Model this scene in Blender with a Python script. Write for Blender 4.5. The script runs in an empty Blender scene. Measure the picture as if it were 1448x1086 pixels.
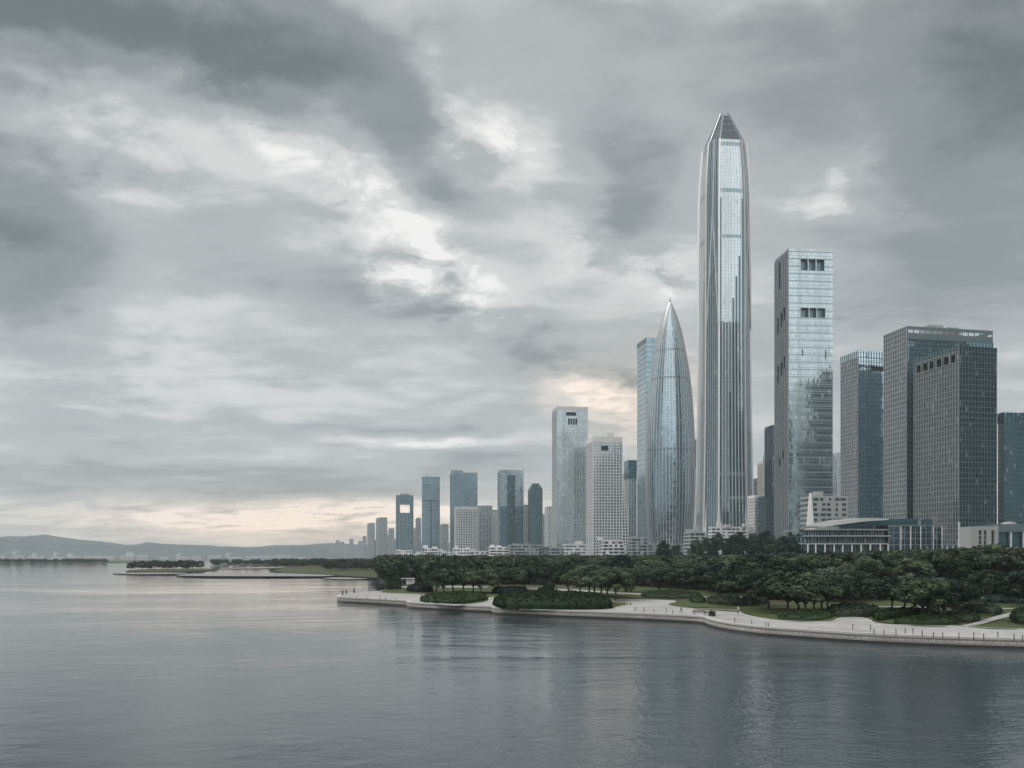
import bpy, bmesh, math, random
from mathutils import Vector, Matrix, noise as mnoise
from mathutils.geometry import tessellate_polygon
C = bpy.context.scene
COL = C.collection
R = math.radians
random.seed(11)

# ---------------------------------------------------------------- camera
F, CX, HY, EYE = 1254.0, 724.0, 788.0, 14.0      # focal length in photo pixels, image centre, horizon row, eye height
cam = bpy.data.cameras.new('camera'); camo = bpy.data.objects.new('camera', cam); COL.objects.link(camo)
camo.location = (0, 0, EYE); camo.rotation_euler = (R(90), 0, 0)
cam.sensor_width = 36; cam.lens = 36 * F / 1448
cam.shift_y = (HY - 543) / 1448
cam.clip_start = 0.5; cam.clip_end = 60000
C.camera = camo
C.view_settings.view_transform = 'Standard'; C.view_settings.look = 'None'
C.view_settings.exposure = 0.17; C.view_settings.gamma = 1.0
C.render.engine = 'CYCLES'
C.cycles.use_denoising = True
C.cycles.max_bounces = 6; C.cycles.diffuse_bounces = 2; C.cycles.glossy_bounces = 4
C.cycles.transmission_bounces = 2; C.cycles.volume_bounces = 1; C.cycles.transparent_max_bounces = 4
C.cycles.sample_clamp_indirect = 4.0

# ---------------------------------------------------------------- node helper
class NT:
    def __init__(s, tree): s.t = tree; s.n = tree.nodes; s.l = tree.links
    def sock(s, node, key, v):
        if isinstance(v, bpy.types.NodeSocket): s.l.new(v, node.inputs[key])
        elif v is not None: node.inputs[key].default_value = v
    def node(s, typ, ins=None, **props):
        nd = s.n.new(typ)
        for k, v in props.items(): setattr(nd, k, v)
        for k, v in (ins or {}).items(): s.sock(nd, k, v)
        return nd
    def m(s, op, a, b=None, c=None, clamp=False):
        nd = s.node('ShaderNodeMath', operation=op, use_clamp=clamp)
        for i, v in enumerate((a, b, c)):
            if v is not None: s.sock(nd, i, v)
        return nd.outputs[0]
    def vm(s, op, a, b=None, scale=None):
        nd = s.node('ShaderNodeVectorMath', operation=op)
        s.sock(nd, 0, a)
        if b is not None: s.sock(nd, 1, b)
        if scale is not None: s.sock(nd, 'Scale', scale)
        return nd.outputs['Value'] if op in ('DOT_PRODUCT', 'LENGTH') else nd.outputs[0]
    def mix(s, f, a, b, blend='MIX'):
        nd = s.node('ShaderNodeMix', data_type='RGBA', blend_type=blend)
        s.sock(nd, 0, f); s.sock(nd, 6, a); s.sock(nd, 7, b)
        return nd.outputs[2]
    def noise(s, vec, scale, detail=4, rough=0.5, dist=0.0, out=0):
        nd = s.node('ShaderNodeTexNoise', {'Scale': scale, 'Detail': detail, 'Roughness': rough, 'Distortion': dist})
        if vec is not None: s.sock(nd, 'Vector', vec)
        return nd.outputs[out]
    def ramp(s, f, stops, interp='LINEAR'):
        nd = s.node('ShaderNodeValToRGB'); cr = nd.color_ramp; cr.interpolation = interp
        while len(cr.elements) < len(stops): cr.elements.new(0.5)
        for e, (p, c) in zip(cr.elements, stops):
            e.position = p; e.color = (*c, 1) if len(c) == 3 else c
        s.sock(nd, 0, f)
        return nd.outputs[0]
    def sep(s, v):
        nd = s.node('ShaderNodeSeparateXYZ', {0: v}); return nd.outputs
    def comb(s, x, y, z):
        nd = s.node('ShaderNodeCombineXYZ'); s.sock(nd, 0, x); s.sock(nd, 1, y); s.sock(nd, 2, z); return nd.outputs[0]

# ---------------------------------------------------------------- sky: overcast deck lit from behind, over a Nishita sky
SUN_AZ, SUN_EL = -64.0, 50.0      # degrees, azimuth from +Y (view direction), positive to the right
w = bpy.data.worlds.new('World'); C.world = w; w.use_nodes = True
def build_sky():
    t = NT(w.node_tree); t.n.clear()
    d = t.vm('NORMALIZE', t.node('ShaderNodeTexCoord').outputs['Generated'])
    x, y, z = t.sep(d)[:3]
    zc = t.m('MAXIMUM', z, 0.0)
    # cloud deck seen in perspective: project directions on a layer overhead
    k = t.m('DIVIDE', 1.0, t.m('ADD', zc, 0.13))
    q = t.comb(t.m('MULTIPLY', x, k), t.m('MULTIPLY', y, k), 0.0)
    qs = t.vm('MULTIPLY', q, (0.8, 1.15, 1.0))
    big = t.noise(qs, 1.1, 6, 0.52, 0.5)
    fine = t.noise(qs, 4.2, 9, 0.60, 0.35)
    puff = t.noise(t.vm('MULTIPLY', d, (1.0, 1.0, 1.7)), 17.0, 6, 0.58, 0.6)
    # direction coordinates, warped so that the large masses get torn edges
    wn = t.node('ShaderNodeTexNoise', {'Scale': 5.5, 'Detail': 6, 'Roughness': 0.58})
    t.sock(wn, 'Vector', t.vm('MULTIPLY', d, (1.0, 1.0, 1.9)))
    wx, wy, _ = t.sep(t.vm('SUBTRACT', wn.outputs[1], (0.5, 0.5, 0.5)))[:3]
    az = t.m('MULTIPLY_ADD', wx, 0.20, t.m('ARCTAN2', x, y))
    el = t.m('MULTIPLY_ADD', wy, t.m('MULTIPLY_ADD', zc, 0.32, 0.015), t.m('ARCSINE', z))
    def blob(px, py, a, b, ang, amp):
        a0 = math.atan((px - CX) / F); e0 = math.atan((HY - py) / F * math.cos(a0))
        a /= F; b /= F; ca, sa = math.cos(R(ang)), math.sin(R(ang))
        du = t.m('SUBTRACT', az, a0); dv = t.m('SUBTRACT', el, e0)
        u = t.m('ADD', t.m('MULTIPLY', du, ca / a), t.m('MULTIPLY', dv, sa / a))
        v = t.m('ADD', t.m('MULTIPLY', du, -sa / b), t.m('MULTIPLY', dv, ca / b))
        e = t.m('MULTIPLY', t.m('ADD', t.m('MULTIPLY', u, u), t.m('MULTIPLY', v, v)), -1.0)
        return t.m('MULTIPLY', t.m('EXPONENT', e), amp)
    dark = [(230,30,340,85,-4,-.50),(480,20,200,60,0,-.14),(10,310,110,90,-30,-.36),(0,430,60,90,0,-.16),(585,195,85,50,-45,-.24),
            (885,235,90,62,-30,-.26),(905,340,75,34,-20,-.24),(370,380,210,40,-10,-.14),(640,445,170,34,-24,-.20),
            (800,505,110,24,-15,-.18),(300,668,260,12,0,-.24),(420,694,190,13,0,-.34),(40,690,100,24,0,-.16),
            (1380,170,200,280,0,-.20),(1060,60,160,70,0,-.14),(1470,60,170,170,0,-.26),(-20,-20,150,110,0,-.16),(820,20,150,50,-20,-.18),
            (600,605,170,9,0,-.18),(1330,420,160,60,0,-.08),(870,522,60,14,-12,-.22),(660,655,160,14,0,-.14),(150,620,200,18,0,-.08)]
    lite = [(390,195,150,36,-32,.14),(540,310,135,50,-40,.19),(625,395,85,38,-30,.32),(700,190,75,38,-20,.28),(590,70,34,70,30,.12),
            (1160,285,34,24,20,.22),(835,365,60,28,10,.22),(965,385,80,30,0,.22),(875,560,74,40,-10,.38),(590,627,85,8,0,.26), (1350,-300,260,90,0,.6), (700,-300,230,85,0,.5),  # those above the view are unseen breaks, added to light the water
            (400,733,240,14,0,.46),(120,190,170,60,-15,.12),(540,720,150,9,0,.32),(230,540,200,70,0,.07),(800,300,60,30,0,.08)]
    s = None
    for b in dark: s = blob(*b) if s is None else t.m('ADD', s, blob(*b))
    h = None
    for b in lite: h = blob(*b) if h is None else t.m('ADD', h, blob(*b))
    # breaks in the deck get crisp cauliflower texture, the grey masses stay soft
    h2 = t.m('MULTIPLY', h, t.m('MINIMUM', t.m('MAXIMUM', t.m('MULTIPLY_ADD', t.m('SUBTRACT', puff, 0.5), 4.5, t.m('MULTIPLY_ADD', t.m('SUBTRACT', fine, 0.5), 5.0, 1.05)), 0.05), 2.1))
    L = t.m('ADD', t.m('ADD', s, h2), 0.555)
    L = t.m('ADD', L, t.m('MULTIPLY', t.m('SUBTRACT', big, 0.5), 0.56))
    L = t.m('ADD', L, t.m('MULTIPLY', t.m('SUBTRACT', fine, 0.5), 0.42))
    # unseen sky behind and beside: bright and dark bands invented for glass reflections
    smooth = lambda v, a, b: t.node('ShaderNodeMapRange', {0: v, 1: a, 2: b, 3: 0.0, 4: 1.0}, interpolation_type='SMOOTHSTEP').outputs[0]
    e0 = t.m('ARCSINE', z); az0 = t.m('ARCTAN2', x, y); aab = t.m('ABSOLUTE', az0)
    out_ = smooth(aab, .58, 1.0)                                    # beyond the edges of the view
    rear = smooth(aab, 2.14, 2.30)
    ml = t.m('MULTIPLY', az0, -1.0)
    leftb = t.m('MULTIPLY', smooth(ml, .56, .80), t.m('SUBTRACT', 1.0, smooth(ml, 1.2, 1.6)))
    leftd = t.m('MULTIPLY', smooth(ml, 1.5, 1.9), t.m('SUBTRACT', 1.0, smooth(ml, 2.1, 2.6)))
    rightb = t.m('MULTIPLY', smooth(az0, .60, 1.0), t.m('SUBTRACT', 1.0, rear))
    lift = t.m('MULTIPLY', rear, t.m('MULTIPLY_ADD', smooth(e0, .06, .24), .85, -.28))
    lift = t.m('ADD', lift, t.m('MULTIPLY', leftd, -.22))
    lift = t.m('ADD', lift, t.m('MULTIPLY', leftb, .32))
    lift = t.m('ADD', lift, t.m('MULTIPLY', rightb, t.m('MULTIPLY_ADD', smooth(e0, .1, .5), .16, -.16)))
    L = t.m('MULTIPLY_ADD', L, 1.14, -.048)
    L = t.m('ADD', L, lift)
    rn_ = t.noise(t.vm('MULTIPLY', d, (2.2, 2.2, 3.0)), 1.6, 5, .6, .8)     # unseen cloud shapes behind the viewer, added to vary the glass reflections
    L = t.m('ADD', L, t.m('MULTIPLY', t.m('MULTIPLY', t.m('SUBTRACT', rn_, .5), smooth(aab, .9, 1.5)), 1.1))
    zen = t.m('ADD', t.m('MULTIPLY_ADD', smooth(e0, .58, .95), .6, 1.0), t.m('MULTIPLY', t.m('MULTIPLY', rear, smooth(e0, .08, .24)), .55))       # brightest overhead, as under any overcast; unseen rear sky boosted to brighten glass
    col = t.ramp(L, [(0.0, (.120,.145,.157)), (.25, (.235,.265,.275)), (.5, (.400,.424,.428)), (.74, (.62,.62,.612)), (1.1 - .1, (.84,.828,.812))], 'EASE')
    # unseen bright breaks above the view, added to brighten the water
    zen = t.m('ADD', zen, t.m('ADD', blob(1320,-270,340,85,0,3.2), blob(700,-260,240,80,0,1.8)))
    col = t.vm('SCALE', col, scale=zen)
    # low warm light near the horizon and round the hidden sun
    warm = t.m('ADD', blob(430,742,380,60,0,1.0), blob(880,565,105,66,0,.85), clamp=True)
    warm = t.m('ADD', warm, t.m('ADD', blob(1350,-240,280,110,0,.8), blob(700,-230,250,100,0,.6)), clamp=True)  # unseen warm breaks above the view, added for glints on the water
    warm = t.m('ADD', warm, t.m('MULTIPLY', leftb, t.m('SUBTRACT', .55, smooth(e0, .0, .5))), clamp=True)
    col = t.mix(warm, col, t.mix(1.0, col, (1.28,1.04,.85,1), 'MULTIPLY'))
    sky = t.node('ShaderNodeTexSky', sky_type='NISHITA', sun_disc=False, sun_elevation=R(SUN_EL), sun_rotation=R(SUN_AZ))
    clouds = t.vm('SCALE', col, scale=9.9)
    c = t.mix(0.97, sky.outputs[0], clouds)
    # nothing but dim water-coloured light from below the horizon
    bg = t.node('ShaderNodeBackground', {'Color': c, 'Strength': 0.1})
    out = t.node('ShaderNodeOutputWorld'); t.l.new(bg.outputs[0], out.inputs[0])
build_sky()
sl = bpy.data.lights.new('sun', 'SUN'); sl.energy = 1.5; sl.angle = R(14); sl.color = (1.0, .955, .90)
so = bpy.data.objects.new('sun', sl); COL.objects.link(so)
sd = Vector((math.sin(R(SUN_AZ)) * math.cos(R(SUN_EL)), math.cos(R(SUN_AZ)) * math.cos(R(SUN_EL)), math.sin(R(SUN_EL))))
so.rotation_euler = sd.to_track_quat('Z', 'Y').to_euler(); so.location = (0, 0, 800)

# ---------------------------------------------------------------- helpers
def G(px, py, z=1.5):
    """the ground point seen at a pixel of the photograph, on the level z"""
    Y = (EYE - z) * F / (py - HY); return Vector(((px - CX) / F * Y, Y, z))
def HZ(py, Y): return EYE + (HY - py) / F * Y       # height of something seen at row py, Y metres away
def XP(px, Y): return (px - CX) / F * Y

class MB:
    def __init__(s): s.v = []; s.f = []; s.uv = []
    def face(s, pts, uv=None):
        i = len(s.v); s.v.extend([tuple(p) for p in pts]); s.f.append(tuple(range(i, i + len(pts))))
        s.uv.append(uv or [(0, 0)] * len(pts))
    def hexa(s, b, t):
        """b, t: four bottom and four top points, counter-clockwise from above"""
        n = len(b)
        for i in range(n):
            j = (i + 1) % n
            L = (Vector(b[j]) - Vector(b[i])).length; H = (Vector(t[i]) - Vector(b[i])).length
            s.face([b[i], b[j], t[j], t[i]], [(0, b[i][2]), (L, b[i][2]), (L, b[i][2] + H), (0, b[i][2] + H)])
        s.face(list(t), [(p[0], p[1]) for p in t]); s.face(list(reversed(b)), [(p[0], p[1]) for p in reversed(b)])
    def prism(s, pts, z0, z1):
        s.hexa([(p[0], p[1], z0) for p in pts], [(p[0], p[1], z1) for p in pts])
    def box(s, c, size, ang=0.0):
        """c: centre of the base"""
        ca, sa = math.cos(ang), math.sin(ang); hx, hy = size[0] / 2, size[1] / 2
        pts = [(c[0] + x * ca - y * sa, c[1] + x * sa + y * ca) for x, y in ((-hx, -hy), (hx, -hy), (hx, hy), (-hx, hy))]
        s.prism(pts, c[2], c[2] + size[2])
    def bar(s, a, b, wd, dp, up):
        """a rectangular bar from a to b; wd across, dp along the direction up"""
        a, b, up = Vector(a), Vector(b), Vector(up).normalized()
        d = (b - a).normalized(); sd_ = d.cross(up).normalized() * wd / 2; u = up * dp / 2
        qa = [a - sd_ - u, a + sd_ - u, a + sd_ + u, a - sd_ + u]; qb = [p + (b - a) for p in qa]
        for i in range(4):
            j = (i + 1) % 4; s.face([qa[i], qa[j], qb[j], qb[i]])
        s.face(qa[::-1]); s.face(qb)
    def tube(s, pts, rads, n=7):
        rings = []
        for i, p in enumerate(pts):
            p = Vector(p); d = (Vector(pts[min(i + 1, len(pts) - 1)]) - Vector(pts[max(i - 1, 0)])).normalized()
            a = d.orthogonal().normalized(); b = d.cross(a)
            rings.append([p + (a * math.cos(6.2832 * k / n) + b * math.sin(6.2832 * k / n)) * rads[i] for k in range(n)])
        for r0, r1 in zip(rings, rings[1:]):
            for k in range(n):
                j = (k + 1) % n; s.face([r0[k], r0[j], r1[j], r1[k]])
        s.face(rings[0][::-1]); s.face(rings[-1])
    def build(s, name, mat, parent=None, loc=None, smooth=False):
        o_ = Vector(parent.location) if parent is not None and parent.parent is None else (GP.get(parent.name, Vector((0,0,0))) if parent is not None else Vector(loc or (0, 0, 0)))
        me = bpy.data.meshes.new(name)
        me.from_pydata([(p[0] - o_[0], p[1] - o_[1], p[2] - o_[2]) for p in s.v], [], s.f)
        ul = me.uv_layers.new(name='UVMap')
        flat = [c for uv in s.uv for p in uv for c in p]
        ul.data.foreach_set('uv', flat)
        if smooth: me.polygons.foreach_set('use_smooth', [True] * len(me.polygons))
        for m_ in (mat if isinstance(mat, (list, tuple)) else [mat]): me.materials.append(m_)
        me.update()
        o = bpy.data.objects.new(name, me); COL.objects.link(o)
        if parent is not None:
            o.parent = parent; GP[o.name] = o_
        else: o.location = o_
        return o
GP = {}
def tag(o, label=None, cat=None, group=None, kind=None):
    if label: o['label'] = label
    if cat: o['category'] = cat
    if group: o['group'] = group
    if kind: o['kind'] = kind
    return o
def empty(name, loc, label, cat, group=None):
    o = bpy.data.objects.new(name, None); o.empty_display_size = 0.5; COL.objects.link(o); o.location = loc
    return tag(o, label, cat, group)

# ---------------------------------------------------------------- materials
def mat(name):
    m = bpy.data.materials.new(name); m.use_nodes = True
    t = NT(m.node_tree); p = t.n['Principled BSDF']; return m, t, p
def setp(t, p, **k):
    names = {'base': 'Base Color', 'rough': 'Roughness', 'metal': 'Metallic', 'ior': 'IOR', 'normal': 'Normal', 'spec': 'Specular IOR Level'}
    for a, v in k.items():
        if a == 'base' and isinstance(v, tuple) and len(v) == 3: v = (*v, 1)
        t.sock(p, names[a], v)
def plain(name, col, rough=0.6, metal=0.0, var=0.12, scale=0.3):
    m, t, p = mat(name)
    n = t.noise(t.node('ShaderNodeTexCoord').outputs['Object'], scale, 5, 0.6)
    f = t.m('MULTIPLY_ADD', t.m('SUBTRACT', n, 0.5), 2 * var, 1.0)
    setp(t, p, base=t.vm('SCALE', col, scale=f), rough=rough, metal=metal); return m
def glass(name, tint, bay=1.5, floor=4.0, metal=0.75, rough=0.06, spandrel=(.3,.33,.34), sp_h=0.26, blinds=0.10, wob=0.012, line=0.06, tv=.26):
    """curtain wall glazing: every pane tilts a little, some have blinds down; a spandrel strip at every floor"""
    m, t, p = mat(name)
    uv = t.node('ShaderNodeTexCoord').outputs['UV']
    g = t.vm('DIVIDE', uv, (bay, floor, 1.0))
    cell = t.vm('FLOOR', g); fr = t.vm('FRACTION', g)
    wn = t.node('ShaderNodeTexWhiteNoise', {'Vector': t.vm('ADD', cell, (0.5, 0.5, 0.3))}, noise_dimensions='3D')
    r1, r2, r3 = t.sep(wn.outputs[1])[:3]
    fx, fy, _ = t.sep(fr)[:3]
    sp = t.m('LESS_THAN', fy, sp_h)
    ln = t.m('LESS_THAN', fx, line)
    colid = t.node('ShaderNodeTexWhiteNoise', {'Vector': t.vm('FLOOR', t.vm('DIVIDE', uv, (bay * 3, 1e5, 1.0)))}, noise_dimensions='2D').outputs[0]
    band = t.noise(t.vm('MULTIPLY', uv, (.03, .012, 1.0)), 1.0, 3, .6)
    tone = t.m('ADD', t.m('MULTIPLY_ADD', t.m('SUBTRACT', r1, 0.5), tv, 1.0), t.m('ADD', t.m('MULTIPLY', t.m('SUBTRACT', colid, .5), .22), t.m('MULTIPLY', t.m('SUBTRACT', band, .5), .5)))
    c = t.vm('SCALE', tint, scale=tone)
    bl = t.m('GREATER_THAN', r2, 1.0 - blinds)
    c = t.mix(t.m('MULTIPLY', bl, 0.6), c, (.42, .43, .42, 1))
    c = t.mix(sp, c, (*spandrel, 1)); c = t.mix(t.m('MULTIPLY', ln, 0.8), c, (*spandrel, 1))
    geo = t.node('ShaderNodeNewGeometry').outputs['Normal']
    nv = t.vm('SCALE', t.vm('SUBTRACT', wn.outputs[1], (0.5, 0.5, 0.5)), scale=2 * wob)
    slow = t.noise(uv, 0.022, 2, 0.5, 0.0, 1)
    nv2 = t.vm('SCALE', t.vm('SUBTRACT', slow, (0.5, 0.5, 0.5)), scale=8 * wob)
    nrm = t.vm('NORMALIZE', t.vm('ADD', geo, t.vm('ADD', nv, nv2)))
    ro = t.m('MULTIPLY_ADD', t.m('MAXIMUM', sp, bl), 0.16, rough)
    me = t.m('MULTIPLY_ADD', t.m('MAXIMUM', bl, sp), -0.3, metal)
    setp(t, p, base=c, rough=ro, metal=me, normal=nrm); return m

M = {}
M['steel'] = plain('brushed_steel', (.62,.63,.63), .32, .85, .06, .05)
M['steel_dark'] = plain('grey_metal', (.22,.25,.265), .4, .6, .08, .1)
M['frame_pale'] = plain('pale_frame', (.52,.54,.54), .5, .1, .08, .1)
M['frame_mid'] = plain('mid_frame', (.26,.29,.30), .5, .2, .10, .1)
M['frame_teal'] = plain('teal_frame', (.115,.165,.185), .45, .4, .10, .1)
M['stone_warm'] = plain('warm_stone_cladding', (.38,.35,.33), .6, .05, .12, .15)
M['white_wall'] = plain('white_render', (.66,.66,.65), .7, 0, .08, .2)
M['white_steel'] = plain('white_coated_steel', (.74,.74,.73), .4, .1, .05, .2)
M['concrete_wall'] = plain('grey_concrete_wall', (.34,.35,.35), .8, 0, .12, .2)
M['dark_void'] = plain('dark_louvre', (.035,.045,.05), .5, .2, .2, .4)
M['roof'] = plain('flat_roof', (.25,.26,.26), .85, 0, .15, .2)
M['g_pale'] = glass('pale_silver_glazing', (.47,.555,.59), 1.5, 4.2, .85, .06, (.40,.47,.50), .12, .05)
M['g_blue'] = glass('blue_grey_glazing', (.23,.345,.40), 1.5, 4.2, .85, .05, (.19,.27,.31), .14, .05)
M['g_teal'] = glass('teal_glazing', (.11,.215,.255), 2.0, 4.2, .8, .05, (.10,.175,.20), .16, .04)
M['g_dark'] = glass('dark_teal_glazing', (.055,.120,.145), 2.0, 4.0, .75, .05, (.065,.115,.135), .16, .04)
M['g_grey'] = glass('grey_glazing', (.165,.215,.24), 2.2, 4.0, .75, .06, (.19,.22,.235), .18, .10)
M['g_flat'] = glass('apartment_glazing', (.13,.18,.20), 3.2, 3.2, .4, .12, (.27,.29,.295), .34, .2)

# ---------------------------------------------------------------- facade machinery
def facade(gl, gr, p0, p1, z0, z1, bay, floor, vb=None, hb=None, holes=(), vo=None, u_off=0.0):
    """glazed wall from p0 to p1 (outward to the right of the direction); vb=(width, depth) vertical bars every bay,
    hb=(height, depth) horizontal bars every floor; holes=(u0,u1,v0,v1,depth) recesses given as fractions"""
    p0 = Vector((p0[0], p0[1], 0)); p1 = Vector((p1[0], p1[1], 0)); L = (p1 - p0).length; d = (p1 - p0) / L
    n = Vector((d.y, -d.x, 0)); H = z1 - z0
    P = lambda u, z, k=0.0: p0 + d * u + n * k + Vector((0, 0, z))
    us = sorted({0.0, L, *[h[0] * L for h in holes], *[h[1] * L for h in holes]})
    vs = sorted({z0, z1, *[z0 + h[2] * H for h in holes], *[z0 + h[3] * H for h in holes]})
    uvq = lambda a, b, c, e: [(a + u_off, c - z0), (b + u_off, c - z0), (b + u_off, e - z0), (a + u_off, e - z0)]
    def hole_at(u, v):
        for h in holes:
            if h[0] * L < u < h[1] * L and z0 + h[2] * H < v < z0 + h[3] * H: return h
    for a, b in zip(us, us[1:]):
        for c, e in zip(vs, vs[1:]):
            if not hole_at((a + b) / 2, (c + e) / 2):
                gl.face([P(a, c), P(b, c), P(b, e), P(a, e)], uvq(a, b, c, e))
    nb = max(1, round(L / bay)); nf = max(1, round(H / floor))
    if vb and gr is not None:
        for i in range(nb + 1):
            u = min(max(L * i / nb, vb[0] / 2), L - vb[0] / 2)
            segs = [(z0, z1)]
            for h in holes:
                if h[0] * L < u < h[1] * L:
                    a, b = z0 + h[2] * H, z0 + h[3] * H; new = []
                    for s0, s1 in segs:
                        if a > s0: new.append((s0, min(a, s1)))
                        if b < s1: new.append((max(b, s0), s1))
                    segs = [q for q in new if q[1] - q[0] > .5]
            for s0, s1 in segs:
                b = [P(u - vb[0] / 2, s0, vb[1]), P(u + vb[0] / 2, s0, vb[1]), P(u + vb[0] / 2, s0), P(u - vb[0] / 2, s0)]
                t_ = [p + Vector((0, 0, s1 - s0)) for p in b]
                for q in range(2): gr.face([b[q], b[q + 1], t_[q + 1], t_[q]])
                gr.face([b[3], b[0], t_[0], t_[3]]); gr.face(t_); gr.face(b[::-1])
    if hb and gr is not None:
        for j in range(nf + 1):
            z = min(max(z0 + H * j / nf, z0 + hb[0] / 2), z1 - hb[0] / 2)
            segs = [(0.0, L)]
            for h in holes:
                if z0 + h[2] * H < z < z0 + h[3] * H:
                    a, b = h[0] * L, h[1] * L; new = []
                    for s0, s1 in segs:
                        if a > s0: new.append((s0, min(a, s1)))
                        if b < s1: new.append((max(b, s0), s1))
                    segs = [q for q in new if q[1] - q[0] > .5]
            for a, b in segs:
                lo, hi = z - hb[0] / 2, z + hb[0] / 2; k = hb[1]
                gr.face([P(a, lo, k), P(b, lo, k), P(b, hi, k), P(a, hi, k)])
                gr.face([P(a, hi, k), P(b, hi, k), P(b, hi), P(a, hi)]); gr.face([P(b, lo, k), P(a, lo, k), P(a, lo), P(b, lo)])
    return P, L, H
def recess(mb, P, L, z0, H, h):
    a, b, c, e, k = h[0] * L, h[1] * L, z0 + h[2] * H, z0 + h[3] * H, -h[4]
    mb.face([P(a, c, k), P(b, c, k), P(b, e, k), P(a, e, k)])
    mb.face([P(a, c), P(b, c), P(b, c, k), P(a, c, k)]); mb.face([P(a, e, k), P(b, e, k), P(b, e), P(a, e)])
    mb.face([P(a, c), P(a, c, k), P(a, e, k), P(a, e)]); mb.face([P(b, c, k), P(b, c), P(b, e), P(b, e, k)])

def footprint(xl, xc, xr, Y, phi, depth=None):
    """rectangle whose near corner is seen at column xc (Y metres off), left end at xl, right end at xr, turned by phi degrees"""
    c, s = math.cos(R(phi)), math.sin(R(phi)); X = XP(xc, Y); tr = (xr - CX) / F; tl = (xl - CX) / F
    W = (tr * Y - X) / (c - tr * s)
    D = depth if depth else (tl * Y - X) / (-s - tl * c)
    r, l = Vector((c, s, 0)), Vector((-s, c, 0)); K = Vector((X, Y, 0))
    return [K, K + r * W, K + r * W + l * D, K + l * D]

BASE = 1.5
def box_tower(label, xl, xc, xr, top, Y, phi=8, g='g_blue', grid='frame_mid', bay=3, floor=4.2, vb=None, hb=None, depth=None,
              holes_front=(), holes_left=(), crown=4.0, crown_mat=None, plant=True, name='office_tower', cat='tower', group=None,
              g_left=None, z0=BASE, crown_bars=True, mast=None, hole_mat='dark_void', vb_left=None, hb_left=None, bay_left=None, grid_left=None, open_crown=False):
    fp = footprint(xl, xc, xr, Y, phi, depth)
    z1 = HZ(top, Y); ctr = (fp[0] + fp[2]) / 2
    root = empty(name, (ctr.x, ctr.y, BASE), label, cat, group)
    gl, gr, vos = MB(), MB(), []; grl = MB() if grid_left else gr
    zt = z1 - crown
    sides = [(fp[0], fp[1], holes_front), (fp[1], fp[2], ()), (fp[2], fp[3], ()), (fp[3], fp[0], holes_left)]
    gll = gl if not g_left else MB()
    off = 0
    for i, (a, b, hs) in enumerate(sides):
        P, L, H = facade(gll if i == 3 else gl, grl if i == 3 else gr, a, b, z0, z1 if (open_crown and i == 3) else zt, (bay_left or bay) if i == 3 else bay, floor, (vb_left or vb) if i == 3 else vb, (hb_left or hb) if i == 3 else hb, hs, u_off=off)
        for h in hs:
            vo = MB(); recess(vo, P, L, z0, H, h); vos.append(vo)
        off += 40
    gl.face([Vector((p.x, p.y, zt)) for p in fp])
    gl.build('glass_facade', M[g], root)
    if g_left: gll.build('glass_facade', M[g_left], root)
    if gr.f: gr.build('facade_grid', M[grid], root)
    if grid_left and grl.f: grl.build('facade_grid', M[grid_left], root)
    for vo in vos: vo.build('recessed_loggia', M[hole_mat], root)
    # parapet: four walls standing round the roof
    pr = MB(); th = 0.9; cc = ctr
    inn = [p + ((cc - p).normalized() * th * 1.5) for p in fp]
    for i in range(4):
        j = (i + 1) % 4
        if open_crown and i != 3:
            H = z1 - zt; q4 = [fp[i], fp[j], inn[j], inn[i]]; pr.prism(q4, zt + .003, zt + H * .46); pr.prism(q4, z1 - H * .26, z1); L = (fp[j] - fp[i]).length; nb = max(4, round(L / 6.0))
            for k in range(nb + 1):
                p = fp[i].lerp(fp[j], k / nb).lerp(inn[i].lerp(inn[j], k / nb), .5); pr.box((p.x, p.y, zt + H * .46 + .01), (.6, .6, H * .28 - .02), R(phi))
        elif open_crown: pr.prism([inn[j] + (inn[j] - fp[j]) * .2, inn[i] + (inn[i] - fp[i]) * .2, inn[i], inn[j]][::-1], zt + .003, z1)
        else: pr.prism([fp[i], fp[j], inn[j], inn[i]], zt + .003, z1)
    pr.build('parapet', M[crown_mat or g], root)
    if crown_bars and crown > 3 and not open_crown:
        cb = MB()
        for i in (0, 3, 1):
            a, b = fp[i], fp[(i + 1) % 4]; L = (b - a).length; d = (b - a) / L; n = Vector((d.y, -d.x, 0)); nb = max(2, round(L / (bay * 1.0)))
            for k in range(nb + 1):
                q = a + d * (L * k / nb) + n * .2
                cb.bar((q.x, q.y, zt + .1), (q.x, q.y, z1 + .3), .5, .5, n)
        cb.build('crown_fin', M[grid], root)  # vertical fins round the parapet
    if plant:
        pl = MB(); rnd = random.Random(int(xl * 7 + top))
        for k in range(3):
            f1, f2 = .25 + .5 * rnd.random(), .3 + .4 * rnd.random()
            q = fp[0] + (fp[1] - fp[0]) * f1 + (fp[3] - fp[0]) * f2
            sz = (fp[1] - fp[0]).length
            pl.box((q.x, q.y, zt + .01 * k), (sz * (.12 + .16 * rnd.random()), sz * (.12 + .1 * rnd.random()), crown * (.8 + .75 * rnd.random())), R(phi))
        pl.build('roof_plant', M['concrete_wall'], root)
    if mast:
        mm = MB(); q = fp[0] + (fp[1] - fp[0]) * mast[0] + (fp[3] - fp[0]) * .4
        mm.tube([(q.x, q.y, zt), (q.x, q.y, zt + (z1 - zt) + mast[1] * .5), (q.x, q.y, z1 + mast[1])], [.9, .6, .15], 6)
        mm.build('roof_mast', M['steel_dark'], root)
    return root, fp, zt, z1
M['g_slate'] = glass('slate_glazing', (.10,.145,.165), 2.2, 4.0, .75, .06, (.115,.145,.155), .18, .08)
M['g_sky'] = glass('sky_blue_glazing', (.46,.61,.67), 1.5, 4.2, .9, .05, (.30,.41,.46), .12, .03, .010)
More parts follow.
